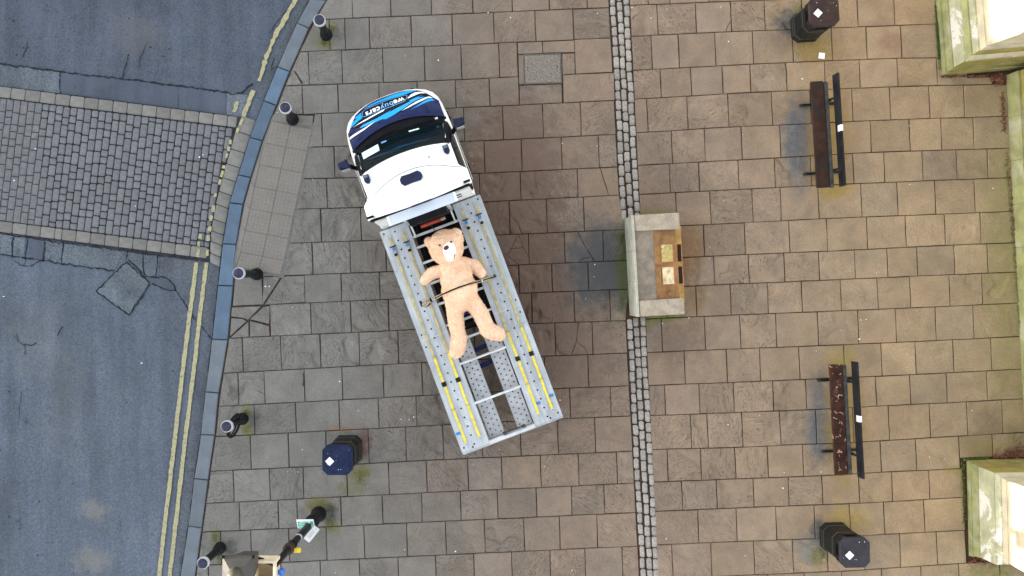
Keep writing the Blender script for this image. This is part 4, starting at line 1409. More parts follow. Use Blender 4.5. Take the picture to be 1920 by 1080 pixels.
cb.build('lamp_housing', 'cream', lamp)
MB().box(bxx - .15, bxx + .15, byy - .15, byy + .15, 3.05, 3.10).build('housing_floor', 'tan_edge', lamp)
MB().box(bxx + .2, bxx + .28, byy - .10, byy, 3.1, 3.22, .02).build('blue_cap', 'blue_tag', lamp)
MB().box(.09, .20, -.07, .0, 2.30, 2.36).build('yellow_tag', 'tag_yellow', lamp)
# signs tied to the post
gs = empty('green_sign')
gx, gy = plan(573, 982, .95)
gs.location = (gx, gy, .95)
gs.rotation_euler = (R(28), 0, R(1))
tag(gs, 'small green and white notice tied to the lantern post', 'sign')
MB().box(-.165, .165, -.108, .108, -.004, .004).build('board', 'sign_white', gs)
MB().box(-.15, .15, -.095, .06, .0, .0065).build('green_print', 'sign_green', gs)
mb = MB()
for k, (a, b, y) in enumerate(((-.13, .0, .02), (-.13, .05, -.02), (-.13, -.02, -.06), (-.10, .06, .045))):
    mb.box(a, b, y, y + .009, .0, .0085)
mb.add([(-.02, -.095, .0078), (.03, -.095, .0078), (.10, .06, .0078), (.06, .06, .0078)], [(0, 1, 2, 3)])
mb.cyl((.10, -.05), .028, .028, .0, .0085, 14)
mb.build('white_print', 'sign_white', gs)['kind'] = 'stuff'
ws = empty('white_sign')
wx_, wy_ = plan(594.5, 989, .9)
ws.location = (wx_, wy_, .9)
ws.rotation_euler = (0, 0, math.atan2(-7, 9))
tag(ws, 'narrow white notice board hanging down the lantern post', 'sign')
MB().loft([[(-.066 + (.0 if z not in (0, .85) else .01), y, z) for y in (-.004, .004)] + [(.066 - (.0 if z not in (0, .85) else .01), y, z) for y in (.004, -.004)] for z in (0, .03, .82, .85)]).build('board', 'sign_white', ws)
mb = MB()
for k in range(3):
    mb.box(-.03 + .022 * k, -.022 + .022 * k, .0042, .0062, .25 + .03 * k, .70)
mb.build('print', 'sign_grey', ws)['kind'] = 'stuff'
MB().prism([(-.02, .0), (.02, .0), (.02, .02), (0, .03), (-.02, .02)], 0, .002).build('crest', 'sign_grey', ws).matrix_local = Matrix.Translation((0, .0045, .10)) @ Matrix.Rotation(R(90), 4, 'X')

# ------------------------------------------------------------------ litter
px_, py_ = plan(1540, 104.5)
pp = MB().loft([[(-.065, -.055, .004), (.06, -.065, .008), (.07, .05, .004), (-.05, .062, .010)], [(-.065, -.055, .007), (.06, -.065, .011), (.07, .05, .007), (-.05, .062, .013)]]).build('paper_scrap', 'sticker')
pp.location = (px_, py_, .004)
tag(pp, 'torn white paper scrap lying on the slabs under the brownish lidded bin', 'paper')
mb = MB()
specks = [(822, 113), (760, 105), (915, 24), (957, 33), (1120, 25), (1185, 14), (1250, 17), (1221, 34), (1351, 13), (1366, 78), (1504, 148), (1706, 236), (1706, 346), (1862, 353), (1614, 600), (1624, 599), (1577, 619), (1612, 635), (1611, 636), (1822, 770), (1539, 885), (540, 884), (559, 885), (567, 843), (575, 680), (672, 770), (752, 786), (767, 787), (776, 782), (637, 715), (888, 870), (1021, 875), (1072, 1070), (854, 1034), (1365, 796), (1424, 779), (1242, 606), (1292, 596), (1530, 658), (1470, 886), (1249, 1010), (1397, 1042), (1468, 915), (505, 537), (498, 537), (548, 576), (606, 618), (1050, 750), (1114, 519), (1115, 496), (1190, 510), (520, 211), (264, 681), (5, 556), (373, 294), (380, 290), (253, 386), (65, 279), (25, 338)]
for (u, v) in specks:
    x, y = plan(u, v)
    s = random.uniform(.007, .015)
    a = random.uniform(0, 3)
    zz = .006 if u > 400 else -.02
    p = [(x + s * math.cos(a + k * math.pi / 3) * random.uniform(.6, 1.2), y + s * math.sin(a + k * math.pi / 3) * random.uniform(.6, 1.2)) for k in range(6)]
    mb.prism(p, zz - .03, zz + .005)
for _ in range(24):
    u, v = random.uniform(420, 1900), random.uniform(-20, 1100)
    x, y = plan(u, v)
    s = random.uniform(.004, .009)
    mb.prism([(x - s, y - s), (x + s, y - s * .6), (x + s * .7, y + s), (x - s * .8, y + s * .7)], -.02, .009)
tag(mb.build('litter_specks', 'sticker'), 'small white specks of gum and litter strewn over the paving', 'litter', None, 'stuff')

# ------------------------------------------------------------------ recovery truck
TX, TY = plan(961, 815, .9)
TA = math.atan2(.3507, .9364)
truck = empty('recovery_truck', (TX, TY, 0), TA)
tag(truck, 'white car recovery truck with navy liveried bonnet and galvanised open deck', 'truck')
DZ = .90

def perf(mb, x0, x1, y0, y1, z, r, ny, th=.02, dx=0.0):
    """strip of ny cells each with an octagonal hole"""
    cl = (y1 - y0) / ny
    for k in range(ny):
        a, b = y0 + cl * k, y0 + cl * (k + 1)
        cx, cy = (x0 + x1) / 2 + dx, (a + b) / 2
        out = [(x1, cy), (x1, b), (cx, b), (x0, b), (x0, cy), (x0, a), (cx, a), (x1, a)]
        inn = [(cx + r * math.cos(i * math.pi / 4), cy + r * math.sin(i * math.pi / 4)) for i in range(8)]
        v = [(p[0], p[1], z) for p in out] + [(p[0], p[1], z) for p in inn] + [(p[0], p[1], z - th) for p in inn]
        f = []
        for i in range(8):
            j = (i + 1) % 8
            f.append((i, j, 8 + j, 8 + i))
            f.append((8 + i, 8 + j, 16 + j, 16 + i))
        mb.add(v, f)

def smooth(t):
    t = max(0.0, min(1.0, t))
    return t * t * (3 - 2 * t)

# deck rails
for s in (-1, 1):
    mb = MB()
    xi, xo, xh = s * .475, s * 1.035, s * .755
    strips = sorted((xi, xh - .045, xh + .045, xo))
    mb.add([(strips[0], 0, DZ), (strips[1], 0, DZ), (strips[1], 4.565, DZ), (strips[0], 4.565, DZ)], [(0, 1, 2, 3)])
    mb.add([(strips[2], 0, DZ), (strips[3], 0, DZ), (strips[3], 4.565, DZ), (strips[2], 4.565, DZ)], [(0, 1, 2, 3)])
    perf(mb, strips[1], strips[2], 0, 4.565, DZ, .019, 25)
    for xx in (xi, xo):
        t = .004
        mb.box(xx - t, xx + t, 0.002, 4.563, DZ - .12, DZ - .001)
    mb.box(min(xi, xo) + .006, max(xi, xo) - .006, -.008, -.002, DZ - .12, DZ - .001)
    mb.box(min(xi, xo) + .006, max(xi, xo) - .006, 4.567, 4.573, DZ - .12, DZ - .001)
    rail = mb.build('deck_rail', 'galv', truck)
    # weld line across the deck and extra lashing holes
    mb = MB()
    mb.box(min(xi, xo) + .01, max(xi, xo) - .01, 2.30, 2.312, DZ - .002, DZ + .003)
    mb.build('weld_seam', 'alu', rail)
    mb = MB()
    for (hx, hy) in ((.97, 4.50), (.97, 2.42), (.97, 2.17), (.97, .09), (.80, .045)):
        mb.cyl((s * hx, hy), .018, .018, DZ - .004, DZ + .0025, 10)
    mb.build('lashing_hole', 'black_plastic', rail)['kind'] = 'stuff'
    mb = MB()
    for k in range(9):
        yy = .35 + k * .48 + random.uniform(-.1, .1)
        mb.box(s * .99 - .012, s * .99 + .012, yy, yy + .004, DZ - .001, DZ + .0022)
    mb.build('scratch_mark', 'grey_plastic', rail)['kind'] = 'stuff'
    MB().box(min(xi, xo) + .02, max(xi, xo) - .02, .01, 4.55, DZ - .20, DZ - .14).build('rail_beam', 'chassis', rail)
# rungs
for y in (4.25, 4.03, 3.71, 3.29, 2.86, 2.42, 2.07):
    MB().box(-.474, .474, y - .024, y + .024, DZ - .06, DZ - .02, .006).build('rung', 'alu', truck)
# stowed ramps
for s in (-1, 1):
    mb = MB()
    x0, x1 = sorted((s * .135, s * .44))
    w = (x1 - x0 - .03) / 3
    for k in range(3):
        a = x0 + .015 + w * k
        o_y = .06 if k == 1 else 0
        perf(mb, a, a + w, .06 + o_y, 2.04 + o_y, .74, .017, 17, .02)
        if o_y:
            mb.add([(a, .06, .74), (a + w, .06, .74), (a + w, .06 + o_y, .74), (a, .06 + o_y, .74)], [(0, 1, 2, 3)])
        else:
            mb.add([(a, 2.04, .74), (a + w, 2.04, .74), (a + w, 2.10, .74), (a, 2.10, .74)], [(0, 1, 2, 3)])
    mb.box(x0, x0 + .015, .06, 2.10, .66, .752)
    mb.box(x1 - .015, x1, .06, 2.10, .66, .752)
    rp = mb.build('ramp', 'galv_ramp', truck)
for y in (1.635, .825):
    mb = MB().tube([(-.474, y, DZ + .01), (.474, y, DZ + .01)], .024, 10)
    mb.build('cross_tube', 'alu', truck, 40)
mb = MB()
mb.loft([[(x, y, z) for (y, z) in ((-.03, DZ - .20), (.05, DZ - .20), (.05, DZ - .02), (.03, DZ + .005), (-.02, DZ + .005), (-.03, DZ - .02))] for x in (-.47, .47)])
rb = mb.build('rear_beam', 'alu', truck)
MB().box(-1.03, 1.03, -.045, -.012, DZ - .16, DZ - .05).build('rear_bumper_bar', 'galv', truck)
mb = MB()
mb.tube([(-.14, .085, DZ), (.30, .085, DZ)], .014, 8)
mb.box(-.17, -.10, .06, .11, DZ - .03, DZ + .03, .008)
mb.box(.22, .30, .06, .11, DZ - .03, DZ + .03, .008)
mb.build('ramp_latch', 'steel_dark', truck)
for s in (-1, 1):
    MB().box(min(s * .6, s * .95), max(s * .6, s * .95), -.05, -.047, .55, .68).build('tail_lamp', 'red_part', truck)
# side boards added under the deck to deepen the shade beside it
for s in (-1, 1):
    for (y0, y1) in ((.12, .66), (1.62, 4.45)):
        MB().box(s * .985 - .015, s * .985 + .015, y0, y1, .32, .70).build('shade_guard', 'chassis', truck)
# chassis and underframe
for s in (-1, 1):
    MB().box(s * .40 - .04, s * .40 + .04, .05, 6.6, .42, .62).build('chassis_rail', 'chassis', truck)
mb = MB()
mb.box(-.46, .46, 2.2, 4.5, .36, .40)
mb.build('underframe', 'chassis', truck)
for (y, m_) in ((4.15, 'chassis_brown'), (3.5, 'chassis'), (2.95, 'chassis_brown'), (2.3, 'chassis')):
    MB().tube([(-.36, y, .50), (.36, y, .50)], .05, 10).build('cross_member', m_, truck, 40)
for (y, z) in ((1.75, .45), (1.42, .48)):
    MB().bar((-.36, y, z), (.36, y + .03, z), .09, .07).build('cross_member', 'blue_part', truck)
MB().ell((.05, 2.6, .58), (.22, .14, .12), 14, 8).build('hydraulic_tank', 'blue_part', truck, 60)
mb = MB()
for k in range(6):
    mb.tube([(random.uniform(-.3, .3), 2.3 + .3 * k, .5), (random.uniform(-.3, .3), 2.6 + .3 * k, .55), (random.uniform(-.3, .3), 2.8 + .3 * k, .5)], .012, 6)
mb.build('hose', 'rubber', truck)['kind'] = 'stuff'
for (x, y) in ((-.86, 1.15), (.86, 1.15), (-.88, 5.95), (.88, 5.95)):
    wh = empty('wheel', (x, y, .34))
    wh.parent = truck
    mb = MB().lathe((0, 0), [(.20, -.10), (.30, -.105), (.335, -.08), (.34, 0), (.335, .08), (.30, .105), (.20, .10)], 28)
    t_ = mb.build('tyre', 'rubber', wh, 40)
    r_ = MB().lathe((0, 0), [(.20, -.06), (.19, .03), (.08, .05), (.02, .05)], 24).build('rim', 'alu', wh, 40)
    for q_ in (t_, r_):
        q_.rotation_euler = (0, R(90 if x > 0 else -90), 0)
    MB().box(x - .13, x + .13, y - .40, y + .40, .70, .715).build('mudguard', 'black_plastic', truck)

# cab: bonnet surface
def yf(x):
    return 7.0 - .30 * (abs(x) / .9) ** 2.8
def yb(x):
    return 6.38 - .17 * (x / .8) ** 2
def zb(x, y):
    t = max(0, min(1, (yf(x) - y) / max(.05, (yf(x) - yb(x)))))
    return .86 + .40 * (1 - (1 - t) ** 2.2) - .07 * (abs(x) / .95) ** 3

# lower body by sections across the truck
def sect(y, w, z0, z1, r=.08):
    p = [(-w + .04, y, z0), (w - .04, y, z0), (w, y, z0 + .08)]
    for k in range(5):
        a = k / 4 * math.pi / 2
        p.append((w - r + r * math.cos(a), y, z1 - r + r * math.sin(a)))
    for k in range(5):
        a = math.pi / 2 + k / 4 * math.pi / 2
        p.append((-w + r + r * math.cos(a), y, z1 - r + r * math.sin(a)))
    p.append((-w, y, z0 + .08))
    return p
stations = [(4.60, .955, .50, 1.22), (5.0, .985, .36, 1.24), (5.6, 1.0, .34, 1.24), (6.0, 1.0, .34, 1.21), (6.25, .99, .36, 1.14), (6.45, .975, .36, 1.06), (6.62, .945, .36, .98), (6.76, .875, .34, .91), (6.86, .77, .32, .86), (6.94, .62, .30, .82), (6.99, .46, .30, .80), (7.02, .28, .30, .78), (7.03, .10, .32, .77)]
body = MB().loft([sect(*s_) for s_ in stations]).build('cab_body', 'white_side', truck, 40)
for s in (-1, 1):
    dr = MB().loft([[(s * 1.003, 4.95, .45), (s * 1.012, 5.0, 1.18), (s * 1.012, 5.85, 1.18), (s * 1.003, 5.85, .45)], [(s * 1.015, 4.95, .46), (s * 1.018, 5.0, 1.17), (s * 1.018, 5.84, 1.17), (s * 1.015, 5.84, .46)]]).build('door', 'white_side', truck)
    MB().box(min(s * 1.017, s * 1.045), max(s * 1.017, s * 1.045), 5.02, 5.20, 1.02, 1.06, .006).build('handle', 'black_plastic', dr)
    MB().box(min(s * .60, s * .84), max(s * .60, s * .84), 6.70, 6.84, .64, .80, .04).build('headlamp', 'grey_plastic', truck)
    MB().box(min(s * .985, s * 1.03), max(s * .985, s * 1.03), 6.10, 6.16, .98, 1.06, .01).build('side_repeater', 'black_plastic', truck)
MB().box(-.55, .55, 6.92, 7.0, .56, .72).build('grille', 'black_plastic', truck)
mb = MB()
nx = 25
pts = []
for k in range(nx):
    x = -.90 + 1.80 * k / (nx - 1)
    pts.append((x, 7.045 - .33 * (abs(x) / .9) ** 2.8))
mb.loft([[(x, y, .32) for x, y in pts] + [(x, y - .12, .32) for x, y in reversed(pts)], [(x, y, .55) for x, y in pts] + [(x, y - .12, .55) for x, y in reversed(pts)]])
mb.build('bumper', 'white_side', truck)

# bonnet skin
mb = MB()
NX, NY = 40, 14
grid = []
for i in range(NX + 1):
    x = -.93 + 1.86 * i / NX
    for j in range(NY + 1):
        t = j / NY
        a, b = yf(x) - .012, yb(x)
        y = a + (b - a) * t
        grid.append((x, y, zb(x, y) + .012))
mb.add(grid, [(i * (NY + 1) + j, (i + 1) * (NY + 1) + j, (i + 1) * (NY + 1) + j + 1, i * (NY + 1) + j + 1) for i in range(NX) for j in range(NY)])
bonnet = mb.build('bonnet', 'navy', truck, 60)

def bisect_grid(bm, step=.035):
    xs = [v.co.x for v in bm.verts]
    ys = [v.co.y for v in bm.verts]
    for ax, lo, hi in ((0, min(xs), max(xs)), (1, min(ys), max(ys))):
        k = math.ceil(lo / step)
        while k * step < hi:
            co = Vector((k * step, 0, 0)) if ax == 0 else Vector((0, k * step, 0))
            no = Vector((1, 0, 0)) if ax == 0 else Vector((0, 1, 0))
            bmesh.ops.bisect_plane(bm, geom=bm.verts[:] + bm.edges[:] + bm.faces[:], plane_co=co, plane_no=no)
            k += 1

def drape(bm, name, m, lift, parent):
    for v in bm.verts:
        v.co.z = zb(v.co.x, v.co.y) + .012 + lift
    bm.normal_update()
    for f in bm.faces:
        if f.normal.z < 0:
            f.normal_flip()
    me = bpy.data.meshes.new(name)
    bm.to_mesh(me)
    bm.free()
    me.materials.append(MT[m])
    me.shade_smooth()
    o = bpy.data.objects.new(name, me)
    C.objects.link(o)
    o.parent = parent
    return o

def decal(name, poly, m, lift):
    bm = bmesh.new()
    f = bm.faces.new([bm.verts.new((x, y, 0)) for x, y in poly])
    bmesh.ops.triangulate(bm, faces=[f])
    bisect_grid(bm)
    return drape(bm, name, m, lift, bonnet)

decal('black_stripe', [(-0.867, 6.74), (-0.7, 6.86), (-0.144, 6.949), (0.387, 6.946), (0.6, 6.89), (0.79, 6.70), (0.862, 6.58), (0.729, 6.66), (0.383, 6.538), (0.051, 6.497), (-0.306, 6.505), (-0.648, 6.517), (-0.91, 6.62)], 'black_vinyl', .002)
decal('blue_stripe', [(-0.49, 6.904), (-0.148, 6.940), (0.13, 6.955), (0.384, 6.945), (0.521, 6.918), (0.597, 6.878), (0.393, 6.862), (0.157, 6.875), (-0.042, 6.89), (-0.152, 6.90), (-0.37, 6.885)], 'blue_vinyl', .004)
decal('white_stripe', [(0.392, 6.758), (0.477, 6.818), (0.56, 6.843), (0.677, 6.825), (0.752, 6.76), (0.646, 6.787), (0.559, 6.772), (0.388, 6.738)], 'white_vinyl', .004)
decal('blue_stripe', [(-0.897, 6.66), (-0.86, 6.72), (-0.663, 6.745), (-0.72, 6.80), (-0.545, 6.839), (-0.568, 6.769), (-0.546, 6.706), (-0.834, 6.62)], 'blue_vinyl', .004)
decal('white_stripe', [(-0.793, 6.600), (-0.547, 6.635), (-0.08, 6.691), (-0.129, 6.660), (-0.518, 6.610)], 'white_vinyl', .004)
decal('lightning_stripe', [(-0.655, 6.524), (-0.571, 6.551), (-0.294, 6.565), (0.035, 6.619), (-0.07, 6.58), (0.089, 6.611), (0.437, 6.662), (0.387, 6.681), (0.687, 6.736), (0.571, 6.7), (0.717, 6.678), (0.453, 6.630), (0.275, 6.568), (0.056, 6.512), (-0.129, 6.484), (-0.198, 6.510), (-0.304, 6.505), (-0.634, 6.508)], 'blue_vinyl', .004)
decal('white_stripe', [(0.197, 6.528), (0.483, 6.607), (0.712, 6.656), (0.788, 6.662), (0.848, 6.599), (0.766, 6.631), (0.636, 6.599), (0.388, 6.554)], 'white_vinyl', .0045)
decal('blue_stripe', [(0.365, 6.485), (0.581, 6.544), (0.761, 6.609), (0.817, 6.595), (0.861, 6.533), (0.774, 6.546), (0.663, 6.534)], 'blue_vinyl', .004)
decal('white_stripe', [(-0.925, 6.385), (-0.905, 6.435), (-0.612, 6.472), (-0.317, 6.522), (-0.604, 6.440), (-0.853, 6.400)], 'white_vinyl', .0045)
panel = [(-0.552, 6.739), (-0.525, 6.840), (-0.47, 6.866), (0.05, 6.872), (0.366, 6.848), (0.39, 6.838), (0.4, 6.806), (0.352, 6.724), (0.306, 6.7), (0.115, 6.690), (-0.078, 6.688), (-0.504, 6.700)]
decal('panel_outline', panel, 'lblue_vinyl', .006)
decal('name_panel', inset(panel, .009), 'black_vinyl', .008)
def text_mesh(body, size, off):
    cu = bpy.data.curves.new('lettering', 'FONT')
    cu.body = body
    cu.size = size
    cu.offset = off
    cu.space_character = 1.12
    ob = bpy.data.objects.new('lettering', cu)
    C.objects.link(ob)
    dg = bpy.context.evaluated_depsgraph_get()
    me = bpy.data.meshes.new_from_object(ob.evaluated_get(dg))
    bpy.data.objects.remove(ob)
    return me
words = [('we', 'white_vinyl', .0042), ('buy', 'lblue_vinyl', .0005), ('cars', 'white_vinyl', .0042)]
ms = [(text_mesh(w_, .168, of), m_) for w_, m_, of in words]
gap_ = .014
ext = [(min(v.co.x for v in me.vertices), max(v.co.x for v in me.vertices)) for me, _ in ms]
tot = sum(b - a for a, b in ext) + gap_ * 2
kx = .80 / tot
cur = 0.0
for (me, m_), (a, b) in zip(ms, ext):
    bm = bmesh.new()
    bm.from_mesh(me)
    for v in bm.verts:
        lx_ = (cur + v.co.x - a) * kx
        v.co = Vector((.33 - lx_, 6.812 - v.co.y * 1.0 - .012 + .02 * (lx_ / .8 - .5) * -1, 0))
    bmesh.ops.triangulate(bm, faces=bm.faces)
    bisect_grid(bm)
    drape(bm, 'lettering', m_, .011, bonnet)
    cur += b - a + gap_
for pl in ([(.582, 6.499), (.65, 6.493), (.692, 6.317), (.615, 6.344)], [(-.78, 6.302), (-.650, 6.43), (-.60, 6.43), (-.70, 6.30)]):
    decal('bonnet_crease', pl, 'black_vinyl', .003)
    decal('bonnet_panel', [(x * .985 + .0, y + .008) for x, y in inset(pl, .01)], 'navy', .006)
for (x, y) in ((.19, 6.44), (-.27, 6.47)):
    MB().cyl((x, y), .012, .010, zb(x, y), zb(x, y) + .022, 8).build('washer_jet', 'black_plastic', bonnet)

# cowl
mb = MB()
grid = []
for i in range(21):
    x = -.95 + 1.9 * i / 20
    for j in range(5):
        t = j / 4
        y = yb(x) + .02 + (6.02 - yb(x) - .02 - .10 * (x / .95) ** 2) * t
        grid.append((x, y, 1.235 - .07 * (abs(x) / .95) ** 3 + .03 * t))
mb.add(grid, [(i * 5 + j, (i + 1) * 5 + j, (i + 1) * 5 + j + 1, i * 5 + j + 1) for i in range(20) for j in range(4)])
mb.build('cowl', 'black_plastic', truck, 60)

# greenhouse: open-fronted shell in black, windscreen in front
def gh(z):
    t = (z - 1.22) / (2.16 - 1.22)
    return (.965 - .105 * t, 6.12 - .56 * t, 4.63)
rings = []
for z in (1.20, 1.7, 2.16):
    w, f_, r_ = gh(z)
    rings.append([(-w + .09, f_ - .02, z), (-w + .02, f_ - .09, z), (-w, f_ - .2, z), (-w, r_ + .06, z), (-w + .06, r_, z), (w - .06, r_, z), (w, r_ + .06, z), (w, f_ - .2, z), (w - .02, f_ - .09, z), (w - .09, f_ - .02, z)])
gsh = MB().loft(rings, False, False, False).build('pillar_frame', 'black_plastic', truck, 40)
for s in (-1, 1):
    pts = []
    for (y, z) in ((4.98, 1.27), (5.90, 1.27), (5.50, 2.05), (5.0, 2.05)):
        w = gh(z)[0]
        pts.append((y, z, w))
    MB().loft([[(s * (w + .006), y, z) for y, z, w in pts], [(s * (w + .012), y, z) for y, z, w in pts]]).build('side_window', 'side_glass', truck)
mb = MB().loft([[(-.93, 4.60, .95), (.93, 4.60, .95), (.93, 4.66, .95), (-.93, 4.66, .95)], [(-.90, 4.60, 2.14), (.90, 4.60, 2.14), (.90, 4.66, 2.14), (-.90, 4.66, 2.14)]])
rearp = mb.build('rear_panel', 'white_side', truck)
for (x0, x1, z0, z1) in ((.55, .72, 1.75, 1.85), (.60, .72, 1.45, 1.52), (-.72, -.60, 1.45, 1.52)):
    MB().box(x0, x1, 4.590, 4.599, z0, z1).build('vent', 'black_plastic', rearp)
mb = MB()
grid = []
for i in range(21):
    s = -1 + 2 * i / 20
    for j in range(9):
        t = j / 8
        z = 1.24 + t * .90
        w, f_, _ = gh(z)
        grid.append((s * (w - .07), f_ + .035 - .12 * s * s * (1 - .2 * t) + .02, z))
mb.add(grid, [(i * 9 + j, (i + 1) * 9 + j, (i + 1) * 9 + j + 1, i * 9 + j + 1) for i in range(20) for j in range(8)])
ws_ = mb.build('windscreen', 'glass', truck, 80)
# inside
MB().loft([[(-.86, 5.45, 1.0), (.86, 5.45, 1.0), (.86, 5.98, 1.0), (-.86, 5.98, 1.0)], [(-.86, 5.50, 1.16), (.86, 5.50, 1.16), (.86, 5.95, 1.24), (-.86, 5.95, 1.24)]]).build('dashboard', 'interior', truck)
for x in (-.5, .0, .5):
    MB().box(x - .22, x + .22, 4.85, 5.35, .8, 1.05, .05).build('seat', 'interior', truck)
def glass_pt(x, t, lift):
    z = 1.24 + t * .90
    w, f_, _ = gh(z)
    s = x / (w - .07)
    return (x, f_ + .055 - .12 * s * s * (1 - .2 * t) + lift * .85, z + lift * .52)
def on_glass(name, pts, m):
    MB().loft([[glass_pt(x, t, .004) for x, t in pts], [glass_pt(x, t, .008) for x, t in pts]]).build(name, m, ws_)
on_glass('windscreen_card', [(-.78, .08), (-.43, .12), (-.41, .46), (-.75, .44)], 'card_and_glint')
on_glass('windscreen_card', [(.20, .09), (.40, .09), (.40, .15), (.20, .15)], 'card_and_glint')
on_glass('windscreen_card', [(-.36, .10), (-.25, .14), (-.26, .19), (-.36, .17)], 'lblue_vinyl')
for s in (-1, 1):
    on_glass('glass_reflection', [(s * .875, .08), (s * .85, .06), (s * .80, .80), (s * .815, .84)], 'card_and_glint')  # pale strips paint the reflection along the sides of the glass
# wipers
for (p, q_) in (((-.80, 6.13, 1.275), (-.06, 6.24, 1.285)), ((-.02, 6.21, 1.29), (.70, 6.17, 1.275))):
    w_ = MB().bar((p[0], p[1], p[2]), (q_[0], q_[1], q_[2]), .022, .02).build('wiper', 'black_plastic', truck)
    MB().bar((q_[0] - .02, q_[1] + .02, q_[2]), ((p[0] + q_[0]) / 2, (p[1] + q_[1]) / 2, q_[2] + .015), .018, .018).build('wiper_arm', 'black_plastic', w_)
mb = MB()
mb.box(.74, .80, 6.15, 6.19, 1.20, 1.25, .006)
mb.build('hinge', 'alu', truck)
MB().box(-.93, .93, 4.602, 4.645, 2.38, 2.455).build('roof_gap_shade', 'black_plastic', truck)  # black bar paints the shaded gap behind the roof edge

# roof with fairing
def rw(y):
    return .862 + .12 * smooth((5.08 - y) / .16)
def rz(s, y):
    z = 2.17 + .05 * (1 - abs(s) ** 5)
    fr = 5.605 - .12 * s * s
    z -= .05 * max(0, 1 - (fr - y) / .10) ** 2
    z += .36 * smooth((5.26 - .28 * s * s - y) / .5) * (1 - .35 * abs(s) ** 6)
    return z
mb = MB()
NX, NY = 32, 26
grid = []
for i in range(NX + 1):
    s = -1 + 2 * i / NX
    for j in range(NY + 1):
        t = j / NY
        fr = 5.605 - .12 * s * s
        bk = 4.655 - .05 * (1 - s * s)
        y = fr + (bk - fr) * t
        grid.append((s * rw(y), y, rz(s, y)))
idx = lambda i, j: i * (NY + 1) + j
mb.add(grid, [(idx(i, j), idx(i + 1, j), idx(i + 1, j + 1), idx(i, j + 1)) for i in range(NX) for j in range(NY)])
rim = [idx(i, 0) for i in range(NX + 1)] + [idx(NX, j) for j in range(1, NY + 1)] + [idx(i, NY) for i in range(NX - 1, -1, -1)] + [idx(0, j) for j in range(NY - 1, 0, -1)]
top_r = [grid[k] for k in rim]
low_r = [(x * .97, 5.12 + (y - 5.12) * .985, max(2.08, z - .17)) for x, y, z in top_r]
mb.loft([low_r, top_r], True, False)
roof_o = mb.build('roof', 'white_paint', truck, 50)
MB().loft([[(-.20, 5.06, z), (-.15, 5.0, z), (.0, 5.008, z), (.15, 5.0, z), (.20, 5.06, z), (.20, 5.13, z), (.15, 5.18, z), (.0, 5.172, z), (-.15, 5.18, z), (-.20, 5.13, z)] if z < 2.43 else [(-.18, 5.065, z), (-.14, 5.015, z), (0, 5.022, z), (.14, 5.015, z), (.18, 5.065, z), (.18, 5.125, z), (.14, 5.165, z), (0, 5.158, z), (-.14, 5.165, z), (-.18, 5.125, z)] for z in (2.26, 2.42, 2.44)]).build('roof_beacon', 'navy_plastic', roof_o)
for s in (-1, 1):
    ml = MB().loft([[(s * .755 - .055, 5.47, 2.17), (s * .755 + .055, 5.47, 2.17), (s * .755 + .055, 5.34, 2.17), (s * .755 + .02, 5.29, 2.17), (s * .755 - .02, 5.29, 2.17), (s * .755 - .055, 5.34, 2.17)], [(s * .755 - .05, 5.46, 2.25), (s * .755 + .05, 5.46, 2.25), (s * .755 + .05, 5.34, 2.255), (s * .755 + .02, 5.30, 2.255), (s * .755 - .02, 5.30, 2.255), (s * .755 - .05, 5.34, 2.255)]]).build('marker_lamp', 'navy_plastic', roof_o)
    MB().box(s * .755 - .04, s * .755 + .04, 5.40, 5.455, 2.24, 2.259).build('lens', 'grey_plastic', ml)
pts = [(s_ * rw(5.27 - .28 * s_ * s_), 5.27 - .28 * s_ * s_, rz(s_, 5.27 - .28 * s_ * s_) + .001) for s_ in [-.98 + 1.96 * k / 24 for k in range(25)]]
MB().tube(pts, .005, 6).build('fairing_seam', 'grey_plastic', roof_o)
MB().cyl((.42, 5.36), .016, .010, 2.2, 2.25, 10).build('aerial_base', 'black_plastic', roof_o)
for s in (-1, 1):
    MB().box(min(s * .84, s * .96), max(s * .84, s * .96), 4.665, 4.70, 2.46, 2.545).build('roof_bracket', 'black_plastic', roof_o)

# mirrors
for s in (-1, 1):
    mr = MB().loft([[(s * 1.04, 5.80, 1.36), (s * 1.22, 5.83, 1.36), (s * 1.22, 5.93, 1.36), (s * 1.06, 5.95, 1.36)], [(s * 1.03, 5.80, 1.60), (s * 1.24, 5.83, 1.60), (s * 1.24, 5.95, 1.60), (s * 1.05, 5.97, 1.60)], [(s * 1.06, 5.81, 1.66), (s * 1.20, 5.84, 1.66), (s * 1.20, 5.93, 1.66), (s * 1.08, 5.95, 1.66)]]).build('mirror', 'navy_plastic', truck)
    MB().bar((s * .94, 5.78, 1.30), (s * 1.08, 5.87, 1.42), .07, .08).build('mirror_arm', 'black_plastic', mr)
    MB().box(min(s * 1.06, s * 1.21), max(s * 1.06, s * 1.21), 5.785, 5.799, 1.40, 1.58).build('mirror_glass', 'alu', mr)

